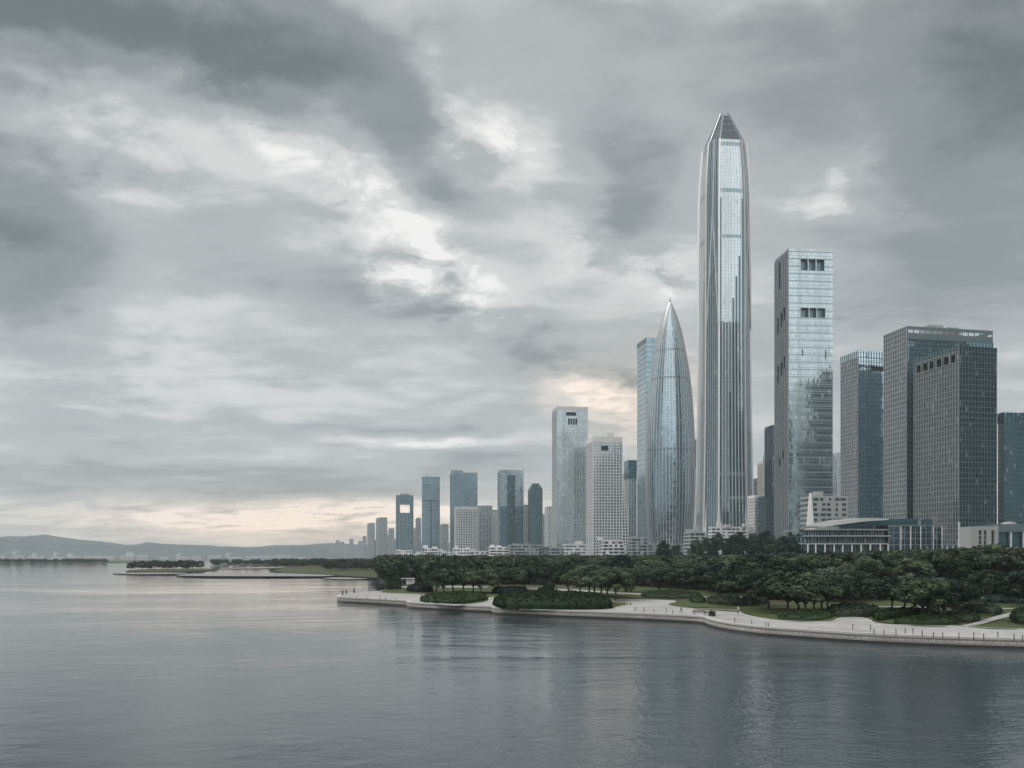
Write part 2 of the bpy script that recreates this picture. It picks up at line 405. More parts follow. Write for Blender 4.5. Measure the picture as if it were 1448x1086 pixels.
M['g_strip'] = glass('dark_blue_glazing_reflection', (.05,.105,.135), 1.6, 4.5, .7, .06, (.06,.11,.135), .1, .02, .010)
M['pale_roof'] = plain('pale_metal_roof', (.25,.26,.26), .5, .2, .15, .1)
M['g_side'] = glass('pale_steel_side_cladding', (.66,.69,.70), 1.9, 4.5, .8, .16, (.62,.64,.64), .12, .04, .008)
M['g_corner'] = glass('blue_corner_glazing', (.15,.235,.28), 1.9, 4.5, .85, .05, (.17,.23,.26), .14, .04, .010)
M['g_crown'] = glass('dark_crown_glazing', (.02,.045,.055), 2.0, 4.0, .2, .25, (.035,.06,.07), .2, 0)
M['frame_side'] = plain('side_frame', (.29,.315,.325), .5, .1, .12, .1)
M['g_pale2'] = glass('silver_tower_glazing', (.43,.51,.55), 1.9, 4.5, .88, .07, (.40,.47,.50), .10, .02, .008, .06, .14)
M['steel_rib'] = plain('satin_steel_rib', (.66,.66,.655), .38, .7, .05, .03)
M['g_bullet'] = glass('bullet_glazing', (.25,.36,.42), 3.4, 4.4, .85, .05, (.27,.33,.36), .14, .05, .012)
M['frame_grid'] = plain('brown_grey_frame', (.23,.23,.23), .55, .1, .12, .1)
M['frame_band'] = plain('banded_frame', (.33,.385,.405), .4, .5, .08, .1)
M['g_band'] = glass('banded_silver_glazing', (.37,.45,.485), 1.6, 4.2, .88, .06, (.32,.39,.415), .12, .02, .010, .06, .2)
# ================================================================ the tallest tower: tapered octagon with steel ribs and a cut pyramid on top
def supertall():
    Y = 1200.0; X = XP(1024, Y); k = Y / F                      # metres per photo pixel at this distance
    root = empty('supertall_tower', (X, Y, BASE), 'tallest tower of the skyline, silver ribbed with tapered shoulders and a cut pyramid top', 'skyscraper')
    phi = math.atan2(-X, Y) * 0 + R(19) - math.atan2(X, Y)      # turned so that one broad face looks a little right of the viewer
    n0 = Vector((math.sin(phi), -math.cos(phi), 0)); t0 = Vector((math.cos(phi), math.sin(phi), 0))
    ap, hw = 31.0 * k, 17.5 * k
    def ring(z, s):
        c = Vector((X, Y, z)); out = []
        for q in range(4):
            a = math.pi / 2 * q; n = n0 * math.cos(a) + t0 * math.sin(a); t = -n0 * math.sin(a) + t0 * math.cos(a)
            out += [c + (n * ap - t * hw) * s, c + (n * ap + t * hw) * s]
        return out
    prof = [(775, 1.14), (745, 1.13), (715, 1.10), (660, 1.06), (600, 1.03), (520, 1.01), (450, 1.0), (370, 1.0), (310, .985), (285, .985), (255, .945), (230, .89), (209, .835)]
    lv = [(HZ(py, Y), s) for py, s in prof]; lv[0] = (BASE, 1.14)
    rings = [ring(z, s) for z, s in lv]
    gfs = [MB() for _ in range(8)]; ribs = MB(); bigr = MB()
    for (r0, r1) in zip(rings, rings[1:]):
        for i in range(8):
            j = (i + 1) % 8; a, b, c, d = r0[i], r0[j], r1[j], r1[i]; L = (b - a).length; L2 = (c - d).length
            o = 60 * i; gfs[i].face([a, b, c, d], [(o - L / 2, a.z), (o + L / 2, a.z), (o + L2 / 2, c.z), (o - L2 / 2, c.z)])
    zt, st = lv[-1]
    # ribs: strong ones on the eight edges, slender ones on the broad faces and chamfers
    for i in range(8):
        n = (rings[6][i] - Vector((X, Y, rings[6][i].z))).normalized()
        for r0, r1 in zip(rings, rings[1:]): bigr.bar(r0[i] + n * .5, r1[i] + n * .5 , 2.4, 2.8, n)
    for i in range(8):
        j = (i + 1) % 8; m_ = 8 if i % 2 == 0 else 6
        e = (rings[6][j] - rings[6][i]).normalized(); n = Vector((e.y, -e.x, 0))
        for q in range(1, m_):
            f = q / m_
            for r0, r1 in zip(rings, rings[1:]):
                ribs.bar(r0[i].lerp(r0[j], f) + n * .25, r1[i].lerp(r1[j], f) + n * .25, .55 if i % 2 == 0 else .45, .9, n)
    for i, q in enumerate(gfs): q.build('corner_glazing' if i % 2 else 'side_facade' if i in (2, 6) else 'glass_facade', M['g_corner' if i % 2 else 'g_side' if i in (2, 6) else 'g_pale2'], root)
    bigr.build('edge_rib', M['steel'], root); ribs.build('facade_rib', M['steel_rib'], root)
    # dark glazing strips beside the steel edges; lower ones between ribs are painted reflections
    def at_(z):
        for (z0, s0), (z1, s1) in zip(lv, lv[1:]):
            if z0 <= z <= z1: return s0 + (s1 - s0) * (z - z0) / (z1 - z0)
        return lv[-1][1]
    for i in (0, 2, 4, 6):
        for f0, f1, py in ((.035, .085, 292), (.915, .965, 292), (.53, .60, 430), (.655, .725, 400), (.78, .85, 372), (.40, .47, 560)):
            ds = MB(); zs = [BASE] + [z for z, _ in lv[1:] if z < HZ(py, Y)] + [HZ(py, Y)]
            for za_, zb_ in zip(zs, zs[1:]):
                ra, rb = ring(za_, at_(za_) * 1.003), ring(zb_, at_(zb_) * 1.003)
                ds.face([ra[i].lerp(ra[i + 1], f0), ra[i].lerp(ra[i + 1], f1), rb[i].lerp(rb[i + 1], f1), rb[i].lerp(rb[i + 1], f0)], [(0, za_), (1.6, za_), (1.6, zb_), (0, zb_)])
            ds.build('glazing_reflection_strip', M['g_strip'], root)
    # dark plant floors behind the ribs
    def at(z):
        for (z0, s0), (z1, s1) in zip(lv, lv[1:]):
            if z0 <= z <= z1: return s0 + (s1 - s0) * (z - z0) / (z1 - z0)
        return st
    for py, hh in ((218, 5), (284, 5), (347, 4), (742, 16)):
        z = HZ(py, Y); a, b = ring(z, at(z) * 1.004), ring(z + hh, at(z + hh) * 1.004)
        for i in (0, 2, 4, 6):
            bd = MB()
            u, v = a[i].lerp(a[i + 1], .06), a[i].lerp(a[i + 1], .94); u2, v2 = b[i].lerp(b[i + 1], .06), b[i].lerp(b[i + 1], .94)
            bd.face([u, v, v2, u2], [(0, 0), (40, 0), (40, hh), (0, hh)])
            bd.build('plant_floor_louvre', M['g_corner'], root)
    # inverted V struts on the chamfers
    vs = MB()
    za, zb = HZ(312, Y), HZ(470, Y)
    for i in (1, 3, 5, 7):
        j = (i + 1) % 8; ta, tb = ring(za, at(za)), ring(zb, at(zb)); top = ta[i].lerp(ta[j], .5)
        n = (top - Vector((X, Y, top.z))).normalized()
        for e in (.02, .98):
            vs.bar(top + n * 1.2, tb[i].lerp(tb[j], e) + n * 1.2, 2.0, 1.8, n)
        t2 = ring(HZ(208, Y), at(HZ(208, Y))); vs.bar(t2[i].lerp(t2[j], .5) + n, top + n, 2.2, 1.6, n)
    vs.build('chamfer_strut', M['steel'], root)
    # pyramid
    zp = HZ(167, Y); top = ring(zp, .24); b = ring(zt, st * .965)
    py = MB(); pb = MB()
    for i in range(8):
        j = (i + 1) % 8; py.face([b[i], b[j], top[j], top[i]], [(0, 0), (30, 0), (20, 30), (10, 30)])
        n = (b[i] - Vector((X, Y, b[i].z))).normalized(); d = (top[i] - b[i]).normalized()
        pb.bar(b[i] - d * 1, top[i] + d * 4.5, 2.2, 2.0, n)
    py.face(top); py.face([Vector((p.x, p.y, zt - .02)) for p in rings[-1]])
    for f in (.35, .62, .85):
        q = [b[i].lerp(top[i], f) for i in range(8)]
        for i in (0, 2, 4, 6): pb.bar(q[i] + Vector((0, 0, .2)), q[i + 1] + Vector((0, 0, .2)), .9, .8, (0, 0, 1))
    py.build('pyramid_roof', M['g_crown'], root); pb.build('pyramid_brace', M['steel_dark'], root)
    # flared steel skirts where the chamfer columns meet the ground
    for i in (0, 1, 2, 7):
        z1 = HZ(706, Y); hi = ring(z1, at(z1))[i]; lo = ring(BASE, 1.14)[i]
        n = (lo - Vector((X, Y, lo.z))).normalized(); t = Vector((-n.y, n.x, 0)); sk = MB()
        prev = None
        for q in range(9):
            f = q / 8; c = hi.lerp(lo, f) + n * (1.0 + 7.5 * f ** 2.2); w_ = 1.2 + 6.0 * f ** 1.6; th = 1 + 2 * f
            cur = [c - t * w_ - n * th, c + n * th * .6, c + t * w_ - n * th]
            if prev:
                sk.face([cur[0], cur[1], prev[1], prev[0]]); sk.face([cur[1], cur[2], prev[2], prev[1]]); sk.face([cur[2], cur[0], prev[0], prev[2]])
            prev = cur
        sk.build('flared_column_skirt', M['white_steel'], root)
supertall()

# ================================================================ bullet-shaped tower with vertical ribs
def bullet():
    Y = 1300.0; X = XP(947.7, Y); k = Y / F
    root = empty('bullet_tower', (X, Y, BASE), 'bullet-shaped glass tower tapering to a point, wrapped in slender vertical ribs', 'skyscraper')
    prof = [(768, 29.5), (745, 31.2), (715, 33.2), (680, 34.0), (650, 34.1), (620, 33.4), (590, 32.1), (560, 30.0), (530, 26.6), (505, 22.7), (485, 19.1), (468, 15.4), (452, 10.6), (440, 6.3), (433, 3.4), (428, 1.2)]
    # smooth the profile
    pts = []
    for i in range(len(prof) - 1):
        p0, p1, p2, p3 = prof[max(i - 1, 0)], prof[i], prof[i + 1], prof[min(i + 2, len(prof) - 1)]
        for q in range(3):
            u = q / 3
            pts.append(tuple(.5 * (2 * p1[c] + (p2[c] - p0[c]) * u + (2 * p0[c] - 5 * p1[c] + 4 * p2[c] - p3[c]) * u * u + (3 * p1[c] - p0[c] - 3 * p2[c] + p3[c]) * u ** 3) for c in (0, 1)))
    pts.append(prof[-1])
    lv = [(HZ(a, Y), b * k) for a, b in pts]; lv.insert(0, (BASE, 29.2 * k))
    N = 46
    gl = MB(); rb = MB()
    P = lambda a, z, r: Vector((X + r * math.cos(a), Y + r * math.sin(a), z))
    for (z0, r0), (z1, r1) in zip(lv, lv[1:]):
        for i in range(N):
            a, b = 2 * math.pi * i / N, 2 * math.pi * (i + 1) / N; w0 = 2 * math.pi * r0 / N
            gl.face([P(a, z0, r0), P(b, z0, r0), P(b, z1, r1), P(a, z1, r1)], [(4.5 * i, z0), (4.5 * i + 4.5, z0), (4.5 * i + 4.5, z1), (4.5 * i, z1)])
            sc = .3 + .7 * min(1, r0 / (20 * k))
            n = Vector((math.cos(a), math.sin(a), 0))
            rb.bar(P(a, z0, r0 + .25), P(a, z1, r1 + .25), 0.8 * sc, 1.2 * sc, n)
    gl.build('glass_facade', M['g_bullet'], root); rb.build('facade_rib', M['steel_rib'], root)
    for py in (740, 640, 500, 540):
        z = HZ(py, Y); r = [r0 + (r1 - r0) * (z - z0) / (z1 - z0) for (z0, r0), (z1, r1) in zip(lv, lv[1:]) if z0 <= z <= z1][0]
        h = 8 if py == 740 else 3; bd = MB()
        for i in range(N):
            a, b = 2 * math.pi * i / N, 2 * math.pi * (i + 1) / N; bd.face([P(a, z, r + .15), P(b, z, r + .15), P(b, z + h, r + .15), P(a, z + h, r + .15)])
        bd.build('ring_band', M['g_corner'], root)
    sp = MB(); zt = lv[-1][0]; sp.tube([(X, Y, zt - 2), (X, Y, zt + 4), (X, Y, zt + 9)], [1.3, .6, .15], 8); sp.build('spire', M['steel_dark'], root)
    cn = MB()
    cn.tube([(X, Y, HZ(771, Y)), (X, Y, HZ(771, Y) + 1.5)], [34 * k, 34 * k], 48)
    cn.build('entrance_canopy', M['white_steel'], root)
bullet()

# ================================================================ the square towers on the right
fr = (.24, .80)
box_tower('slab tower with banded silver glazing and dark slot openings near its top', 1096, 1115.5, 1177.5, 351, 1000, 5, 'g_band', 'frame_band', 6.0, 8.4,
          None, (.7, .4), None,
          holes_front=[(.27,.43,.940,.976,5), (.45,.61,.940,.976,5), (.63,.81,.940,.976,5), (.27,.45,.792,.822,5), (.47,.63,.792,.822,5), (.65,.83,.792,.822,5), (.30,.325,.67,.69,3), (.83,.855,.66,.69,3)],
          holes_left=[(.30,.44,.90,.985,5), (.2,.34,.76,.81,4), (.42,.56,.775,.82,4), (.62,.76,.79,.83,4), (.2,.34,.60,.655,4), (.42,.56,.62,.66,4), (.62,.76,.635,.675,4), (.3,.44,.33,.355,4), (.55,.7,.35,.375,4)],
          crown=3.0, plant=True, g_left='g_grey', mast=(.5, 5), vb_left=(1.3, 1.0), hb_left=(.4, .3), bay_left=5.0, grid_left='frame_mid', hole_mat='g_teal')
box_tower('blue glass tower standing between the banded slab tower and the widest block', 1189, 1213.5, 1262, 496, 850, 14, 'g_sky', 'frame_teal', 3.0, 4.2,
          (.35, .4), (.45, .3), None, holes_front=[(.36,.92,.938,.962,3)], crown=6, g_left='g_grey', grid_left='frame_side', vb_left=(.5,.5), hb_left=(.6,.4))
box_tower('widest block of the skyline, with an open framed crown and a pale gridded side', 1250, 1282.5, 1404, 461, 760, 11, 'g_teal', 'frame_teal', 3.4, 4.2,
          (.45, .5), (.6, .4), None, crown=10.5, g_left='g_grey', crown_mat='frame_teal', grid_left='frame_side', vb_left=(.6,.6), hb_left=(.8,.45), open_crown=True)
def front_block():
    r, fp, zt, z1 = box_tower('dark gridded office block standing on tall columns in front of the widest block', 1292.5, 1356, 1409, 488.5, 690, 15, 'g_dark', 'frame_teal', 3.0, 4.3,
          (.42, .5), (.5, .35), None, grid_left='frame_grid', vb_left=(.5,.6), hb_left=(.6,.4), holes_left=[(.06 + .155 * i, .06 + .155 * i + .10, .945, .985, 3) for i in range(6)], crown=4, g_left='g_slate', z0=BASE + 22)
    # lift the tower on columns over a glazed hall
    hall = MB(); cl = MB(); c = (fp[0] + fp[2]) / 2
    q = [p + (c - p) * .18 for p in fp]; hall.prism(q, BASE, BASE + 21.99); hall.build('glazed_hall', M['g_dark'], r)
    for a, b, n in ((fp[0], fp[1], 6), (fp[3], fp[0], 8)):
        for i in range(n + (1 if a is fp[0] else 0)):
            p = a.lerp(b, i / n); p = p + (c - p).normalized() * 1.2
            cl = MB(); cl.tube([(p.x, p.y, BASE), (p.x, p.y, BASE + 22)], [.75, .75], 10); cl.build('column', M['white_steel'], r)
    lt = MB()
    a = fp[0] + (fp[0] - c).normalized() * .6
    lt.box((a.x, a.y, BASE), (1.2, 1.2, 40), R(15)); lt.build('corner_pier', M['frame_pale'], r)

front_block()
box_tower('dark tower with a tall teal crown, cut off by the edge of the picture', 1411, 1420, 1490, 583, 790, 12, 'g_dark', 'frame_teal', 4.0, 4.2,
          None, (.5, .3), None, crown=9, g_left='frame_mid')

# ================================================================ middle of the skyline
box_tower('flat slab tower half hidden behind the bullet-shaped tower', 901, 914, 938, 477, 1480, 10, 'g_blue', 'frame_mid', 4.5, 8.4, None, (.6, .4), None, crown=7, g_left='g_pale')
box_tower('pale glass tower with a notched white crown, next to the white gridded tower', 781, 787.5, 831, 574.5, 1350, 8, 'g_pale', 'frame_pale', 4.5, 8.4, (.3, .4), (.35, .3), None,
          holes_front=[(.36,.42,.905,.945,3), (.44,.5,.905,.945,3), (.52,.58,.905,.945,3), (.60,.66,.905,.945,3), (.30,.62,.962,.985,4)], crown=5, crown_mat='white_wall')
def white_grid():
    # stepped white tower: a tall slab, a lower curved wing to its right and a slim wing to its left
    r, fp, zt, z1 = box_tower('white gridded tower with square dark windows and a thin mast on its roof', 829, 838.5, 880, 617, 1270, 9, 'g_pale', 'white_steel', 4.2, 4.2, (.85, .5), (.8, .5), None,
              holes_front=[(.28,.52,.925,.965,3)], crown=7, crown_mat='white_wall', mast=(.62, 10), g_left='g_grey', crown_bars=False)
    wg, gr = MB(), MB(); Y = 1255
    st = MB(); c0 = fp[0].lerp(fp[1], .46); c1 = fp[0].lerp(fp[1], .72); dd = (fp[3] - fp[0]) * .5; st.prism([c0, c1, c1 + dd, c0 + dd], z1 + .01, z1 + 5.5); st.build('roof_step', M['white_steel'], r)
    prev = None
    for i in range(7):
        u = i / 6; px0, px1 = 879.5, 888
        pass
    prof = [(BASE, 889), (HZ(760, Y), 888.5), (HZ(725, Y), 886.5), (HZ(700, Y), 884), (HZ(680, Y), 882), (HZ(668, Y), 880.5)]
    f1 = fp[1]; d = (fp[2] - fp[1]).normalized(); e = (fp[1] - fp[0]).normalized()
    for (z0, a), (z1_, b) in zip(prof, prof[1:]):
        w0, w1 = (a - 879.5) * Y / F, (b - 879.5) * Y / F
        bt = [f1 + Vector((0, 0, z0)), f1 + e * w0 + Vector((0, 0, z0)), f1 + e * w0 + d * 18 + Vector((0, 0, z0)), f1 + d * 18 + Vector((0, 0, z0))]
        tp = [f1 + Vector((0, 0, z1_)), f1 + e * w1 + Vector((0, 0, z1_)), f1 + e * w1 + d * 18 + Vector((0, 0, z1_)), f1 + d * 18 + Vector((0, 0, z1_))]
        wg.hexa(bt, tp)
        nf = max(1, round((z1_ - z0) / 4.2))
        for q in range(nf):
            f = q / nf; z = z0 + (z1_ - z0) * f; ww = w0 + (w1 - w0) * f; n = Vector((e.y, -e.x, 0))
            p, s_ = f1 + n * .3 + Vector((0, 0, z)), f1 + e * ww + n * .3 + Vector((0, 0, z)); gr.bar(p, s_, .7, 1.4, (0, 0, 1))
        for q in range(3):
            f = q / 2; n = Vector((e.y, -e.x, 0)); gr.bar(f1 + e * w0 * f + n * .3 + Vector((0, 0, z0)), f1 + e * w1 * f + n * .3 + Vector((0, 0, z1_)), 1.3, .7, n)
    wg.build('sloping_wing', M['g_dark'], r); gr.build('wing_grid', M['white_wall'], r)
white_grid()
def capped(label, xl, xc, xr, top, cap, Y, gcap, gshaft, phi=10):
    """a pale shaft carrying a dark plant box"""
    r, fp, zt, z1 = box_tower(label, xl, xc, xr, top, Y, phi, gshaft, 'frame_pale', 4, 4.2, (.6, .4), None, 22, crown=1.5, plant=False)
    c = MB(); q = [p + (p - (fp[0] + fp[2]) / 2).normalized() * .8 for p in fp]; c.prism(q, HZ(cap, Y), z1 + .5); c.build('dark_top_box', M[gcap], r)
capped('slim pale tower topped by a dark box, between the white gridded and bullet-shaped towers', 886, 888.5, 900, 651, 677, 1420, 'g_teal', 'g_pale')
capped('slim pale tower with a dark top, squeezed between the bullet-shaped and tallest towers', 978, 980.5, 990, 622, 662, 1560, 'g_dark', 'white_wall')
box_tower('low pale block with a flat overhanging roof, beside the foot of the tallest tower', 1063, 1067, 1079, 700, 1120, 10, 'g_grey', 'white_wall', 3.4, 4, (1.2, .5), (1.3, .5), 20, crown=3, crown_mat='white_wall')
box_tower('pale flat-topped tower with a roof mast, between the tallest and the banded slab tower', 1077, 1080, 1090, 652, 1300, 10, 'g_grey', 'white_wall', 3.4, 4, (1.0, .5), (1.2, .5), 20, crown=3, crown_mat='white_wall', mast=(.3, 12))
box_tower('small grey block peeping over the low pale block beside the tallest tower', 1069, 1072, 1080, 676, 1420, 10, 'g_flat', 'frame_mid', 3.4, 4, None, (.8, .3), 20, crown=3)
box_tower('dark slim tower tight against the banded slab tower, facing the tallest tower', 1089, 1092, 1100, 601, 1180, 8, 'g_dark', 'frame_teal', 3.4, 4.2, (.4, .3), None, 24, crown=3)
box_tower('dark block standing low in front of the slim dark tower by the banded slab', 1079, 1083, 1097, 701, 1090, 8, 'g_dark', 'frame_teal', 3.4, 4.2, (.4, .3), (.4, .3), 24, crown=3)
box_tower('slim pale tower in the gap between the banded slab tower and the blue tower', 1179, 1184, 1191, 640, 1150, 8, 'g_pale', 'white_wall', 3.4, 4.2, (.5, .3), None, 24, crown=2)

# ================================================================ towers receding to the left
def gate_tower():
    Y = 2600.0; r = empty('gate_tower', (XP(571, Y), Y, BASE), 'glass tower with a big square opening through its upper part', 'tower')
    fp = footprint(557.5, 560, 584.5, Y, 7, 32)
    a, b = fp[0], fp[1]; dpt = fp[3] - fp[0]; e = b - a; zt = HZ(700, Y); zo1, zo0 = HZ(713, Y), HZ(725, Y)
    q = lambda u, v: a + e * u + dpt * v
    gl = MB()
    gl.prism([q(0,0), q(.22,0), q(.22,1), q(0,1)], zo0, zo1); gl.prism([q(.80,0), q(1,0), q(1,1), q(.80,1)], zo0, zo1)
    gl.prism([q(0,0), q(1,0), q(1,1), q(0,1)], BASE, zo0 - .01); gl.prism([q(0,0), q(1,0), q(1,1), q(0,1)], zo1 + .01, zt)
    gl.build('glass_facade', M['g_teal'], r)
    fb = MB()
    n = Vector((e.y, -e.x, 0)).normalized()
    for u in (0, .22, .36, .5, .64, .80, 1):
        p = q(u, 0) + n * .6
        z1 = zo0 if .22 < u < .8 else zt
        fb.bar((p.x, p.y, BASE), (p.x, p.y, z1), 1.2, 1.0, n)
    fb.build('facade_rib', M['frame_mid'], r)
    pl = MB(); c = q(.5, .5); pl.box((c.x, c.y, zt), (26, 14, 5), R(7)); pl.build('roof_plant', M['steel_dark'], r)
gate_tower()
r, fp, zt, z1 = box_tower('glass tower with a stepped roof and a dark cross-shaped seam on its front', 594.5, 597, 622, 674, 2300, 8, 'g_blue', 'frame_teal', 5, 8.4, None, (.8, .4), 36, crown=4, cat='tower', mast=(.3, 9))
sm = MB(); a, b = fp[0], fp[1]; n = Vector(((b - a).y, -(b - a).x, 0)).normalized(); p = a.lerp(b, .5) + n * .5
sm.bar((p.x, p.y, BASE), (p.x, p.y, HZ(705, 2300)), 3.0, .8, n); u, v = a.lerp(b, .04) + n * .55, a.lerp(b, .82) + n * .55; zz = HZ(708, 2300)
sm.bar((u.x, u.y, zz), (v.x, v.y, zz), .8, 3.0, (0, 0, 1)); sm.build('dark_seam', M['dark_void'], r)
r, fp, zt, z1 = box_tower('broad glass tower with a pale flat roof edge, behind the pale gridded block', 635.5, 638, 675, 668, 2050, 7, 'g_blue', 'frame_teal', 5, 8.4, (.7, .4), None, 40, crown=2, mast=(.2, 12))
cp = MB(); a, b, dd = fp[0].lerp(fp[1], .45), fp[1] + (fp[1] - fp[0]).normalized() * 1.0, (fp[3] - fp[0]) * .9
cp.prism([a, b, b + dd, a + dd], z1 + .01, z1 + 4); cp.build('flat_roof_cap', M['white_wall'], r)
cp = MB(); a, b = fp[0], fp[0].lerp(fp[1], .44); cp.prism([a, b, b + dd, a + dd], z1 + .02, z1 + 5); cp.build('roof_storey', M['g_blue'], r)
box_tower('pale gridded block with rows of square windows, in front of the broad glass tower', 642, 644, 675.5, 716.5, 1850, 7, 'g_dark', 'frame_pale', 5.2, 5.2, (2.1, .6), (2.0, .6), 34, crown=4, crown_mat='frame_pale', crown_bars=False, name='office_block', cat='building')
box_tower('grey slab block with vertical strips, beside the pale gridded block', 675.8, 677, 696, 715, 1950, 7, 'g_flat', 'frame_mid', 7.5, 3.4, (2.6, .8), None, 30, crown=3, name='apartment_block', cat='building')
box_tower('slim pale apartment block between the grey slab block and the twin-panel tower', 694, 696, 703.5, 721, 2150, 7, 'g_flat', 'frame_pale', 4, 3.4, (1.5, .6), None, 28, crown=2, name='apartment_block', cat='building')
r, fp, zt, z1 = box_tower('twin-panel glass tower with a thin white roof frame and a dark central strip', 703.2, 707, 740.5, 664, 1780, 9, 'g_pale', 'frame_pale', 6, 8.4, None, None, 36, crown=2, plant=False)
a, b = fp[0], fp[1]; n = Vector(((b - a).y, -(b - a).x, 0)).normalized(); ds = MB(); u, v = a.lerp(b, .30) + n * .3, a.lerp(b, .64) + n * .3
ds.prism([u, v, v - n * .2, u - n * .2], BASE, HZ(672, 1780)); ds.build('dark_central_strip', M['g_dark'], r)
ds = MB(); u, v = a.lerp(b, .0) + n * .3, a.lerp(b, 1) + n * .3; v2 = a.lerp(b, .299) + n * .3; w2 = a.lerp(b, .641) + n * .3
ds.prism([u, v2, v2 - n * .2, u - n * .2], BASE, HZ(716, 1780)); ds.prism([w2, v, v - n * .2, w2 - n * .2], BASE, HZ(716, 1780)); ds.build('lower_glazing', M['g_teal'], r)
tf = MB()
for i in range(4):
    p, q = fp[i], fp[(i + 1) % 4]; tf.bar((p.x, p.y, z1 + 4.0), (q.x, q.y, z1 + 4.0), 1.4, 1.6, (0, 0, 1)); tf.bar((p.x, p.y, z1 - .1), (p.x, p.y, z1 + 4), 1.2, 1.2, (p - q))
tf.build('roof_frame', M['white_steel'], r)
box_tower('pale apartment block tucked between the twin-panel tower and the round-shouldered tower', 739, 740.5, 748, 714, 1900, 8, 'g_flat', 'frame_pale', 4, 3.4, (1.6, .6), None, 26, crown=3, name='apartment_block', cat='building')
r, fp, zt, z1 = box_tower('round-shouldered grey tower with a stepped dark cap', 747.5, 750, 767, 690, 1850, 9, 'g_teal', 'frame_teal', 4, 8.4, (.8, .5), None, 26, crown=3, plant=False)
cp = MB(); c = (fp[0] + fp[2]) / 2; cp.prism([p + (c - p) * .16 for p in fp], zt, z1 + 5); cp.prism([p + (c - p) * .42 for p in fp], z1 + 5.01, z1 + 10); cp.build('stepped_cap', M['g_teal'], r)
box_tower('slim pale tower close beside the notched white-crowned tower', 771, 773.5, 781, 716.5, 2050, 9, 'g_flat', 'frame_pale', 4, 3.4, (1.8, .6), None, 26, crown=3, name='apartment_block', cat='building')
box_tower('lower grey apartment block between the round-shouldered tower and the slim pale tower', 766, 767, 772.5, 727, 2200, 9, 'g_flat', 'frame_mid', 4, 3.4, (1.5, .6), None, 26, crown=3, name='apartment_block', cat='building')
def mirrored():
    r = empty('office_tower', (628, 520, BASE), 'dark glass tower standing beyond the picture edge, mirrored in the banded slab tower', 'tower')
    a, b = MB(), MB(); q = [(600, 500), (662, 500), (662, 545), (600, 545)]
    for p0, p1 in zip(q, q[1:] + q[:1]): facade(a, b, p0, p1, BASE, 318, 4, 4.2, (.4, .4), (.6, .4))
    a.face([(*p, 318) for p in q]); a.build('glass_facade', M['g_dark'], r); b.build('facade_grid', M['frame_teal'], r)
    c = MB(); c.prism([(606, 505), (656, 505), (656, 540), (606, 540)], 318.1, 327); c.build('roof_plant', M['frame_mid'], r)
mirrored()
far = [(463,470,778,5100,'tiny hazy slab at the foot of the last far tower'), (488,495,777,5100,'tiny hazy slab at the foot of the tallest tower of the far group'), (507,514,775,4700,'tiny hazy slab at the foot of the thin grey far tower'), (515,521,770,4200,'small grey block tucked against the thin grey far tower'),
       (544,551,757,3250,'small grey block tucked against the broad grey far tower'), (555,561,762,2900,'small pale block at the foot of the gate-like tower'), (583,588,758,2800,'small pale block beside the low grey block by the gate-like tower'), (452,458,777,5250,'faint stub of a building beyond the end of the skyline'),
       (622.7, 634, 741, 2500, 'wide pale apartment slab between the cross-seamed tower and the broad glass tower'), (588.7, 595, 732, 2700, 'slim pale tower touching the side of the cross-seamed tower'),
       (584.5, 589.5, 747, 2900, 'low grey block beside the tower with the big opening'), (549, 557.2, 747, 3100, 'pale apartment block between the broad grey far tower and the tower with the opening'),
       (532, 547.5, 731.5, 3200, 'broad grey apartment tower, biggest of the hazy towers beyond the one with the opening'), (527, 532.6, 764, 3300, 'low block wedged between the narrow and the broad grey far towers'),
       (519.5, 530, 739.5, 3500, 'narrow grey apartment tower beside the broad grey far tower'),
       (512.5, 518, 758, 3900, 'thin grey tower next to the narrow grey far tower'), (506, 512, 765, 4600, 'faint low tower beside the thin grey far tower'), (500.5, 505.5, 772, 5000, 'faintest low block in the hazy far group, beside its tallest tower'),
       (493, 500, 762, 4700, 'tallest tower in the hazy far group, slim and pale'), (486, 491, 773, 5200, 'short hazy block between two slim towers near the end of the skyline'), (480.5, 486.5, 766, 5000, 'hazy tower between the tallest end tower and the short hazy block'),
       (474, 480.3, 764, 4900, 'hazy grey tower, tallest of the four at the very end of the skyline'), (467.2, 473, 773, 5300, 'low hazy block between the last far tower and the tallest of the end four'), (461, 467, 768, 5000, 'last hazy tower at the end of the skyline, nearest the hills')]
for x0, x1, top, Y, lab in far:
    box_tower(lab, x0, x0 + (x1 - x0) * .22, x1, top, Y, 16, 'g_flat', 'frame_mid', 6, 6.8, (2.2, .8), (1.6, .5), None if x1 - x0 > 9 else 26, crown=3, plant=x1 - x0 > 7, name='apartment_tower', cat='building', group='towers fading into haze at the end of the skyline', crown_bars=False)

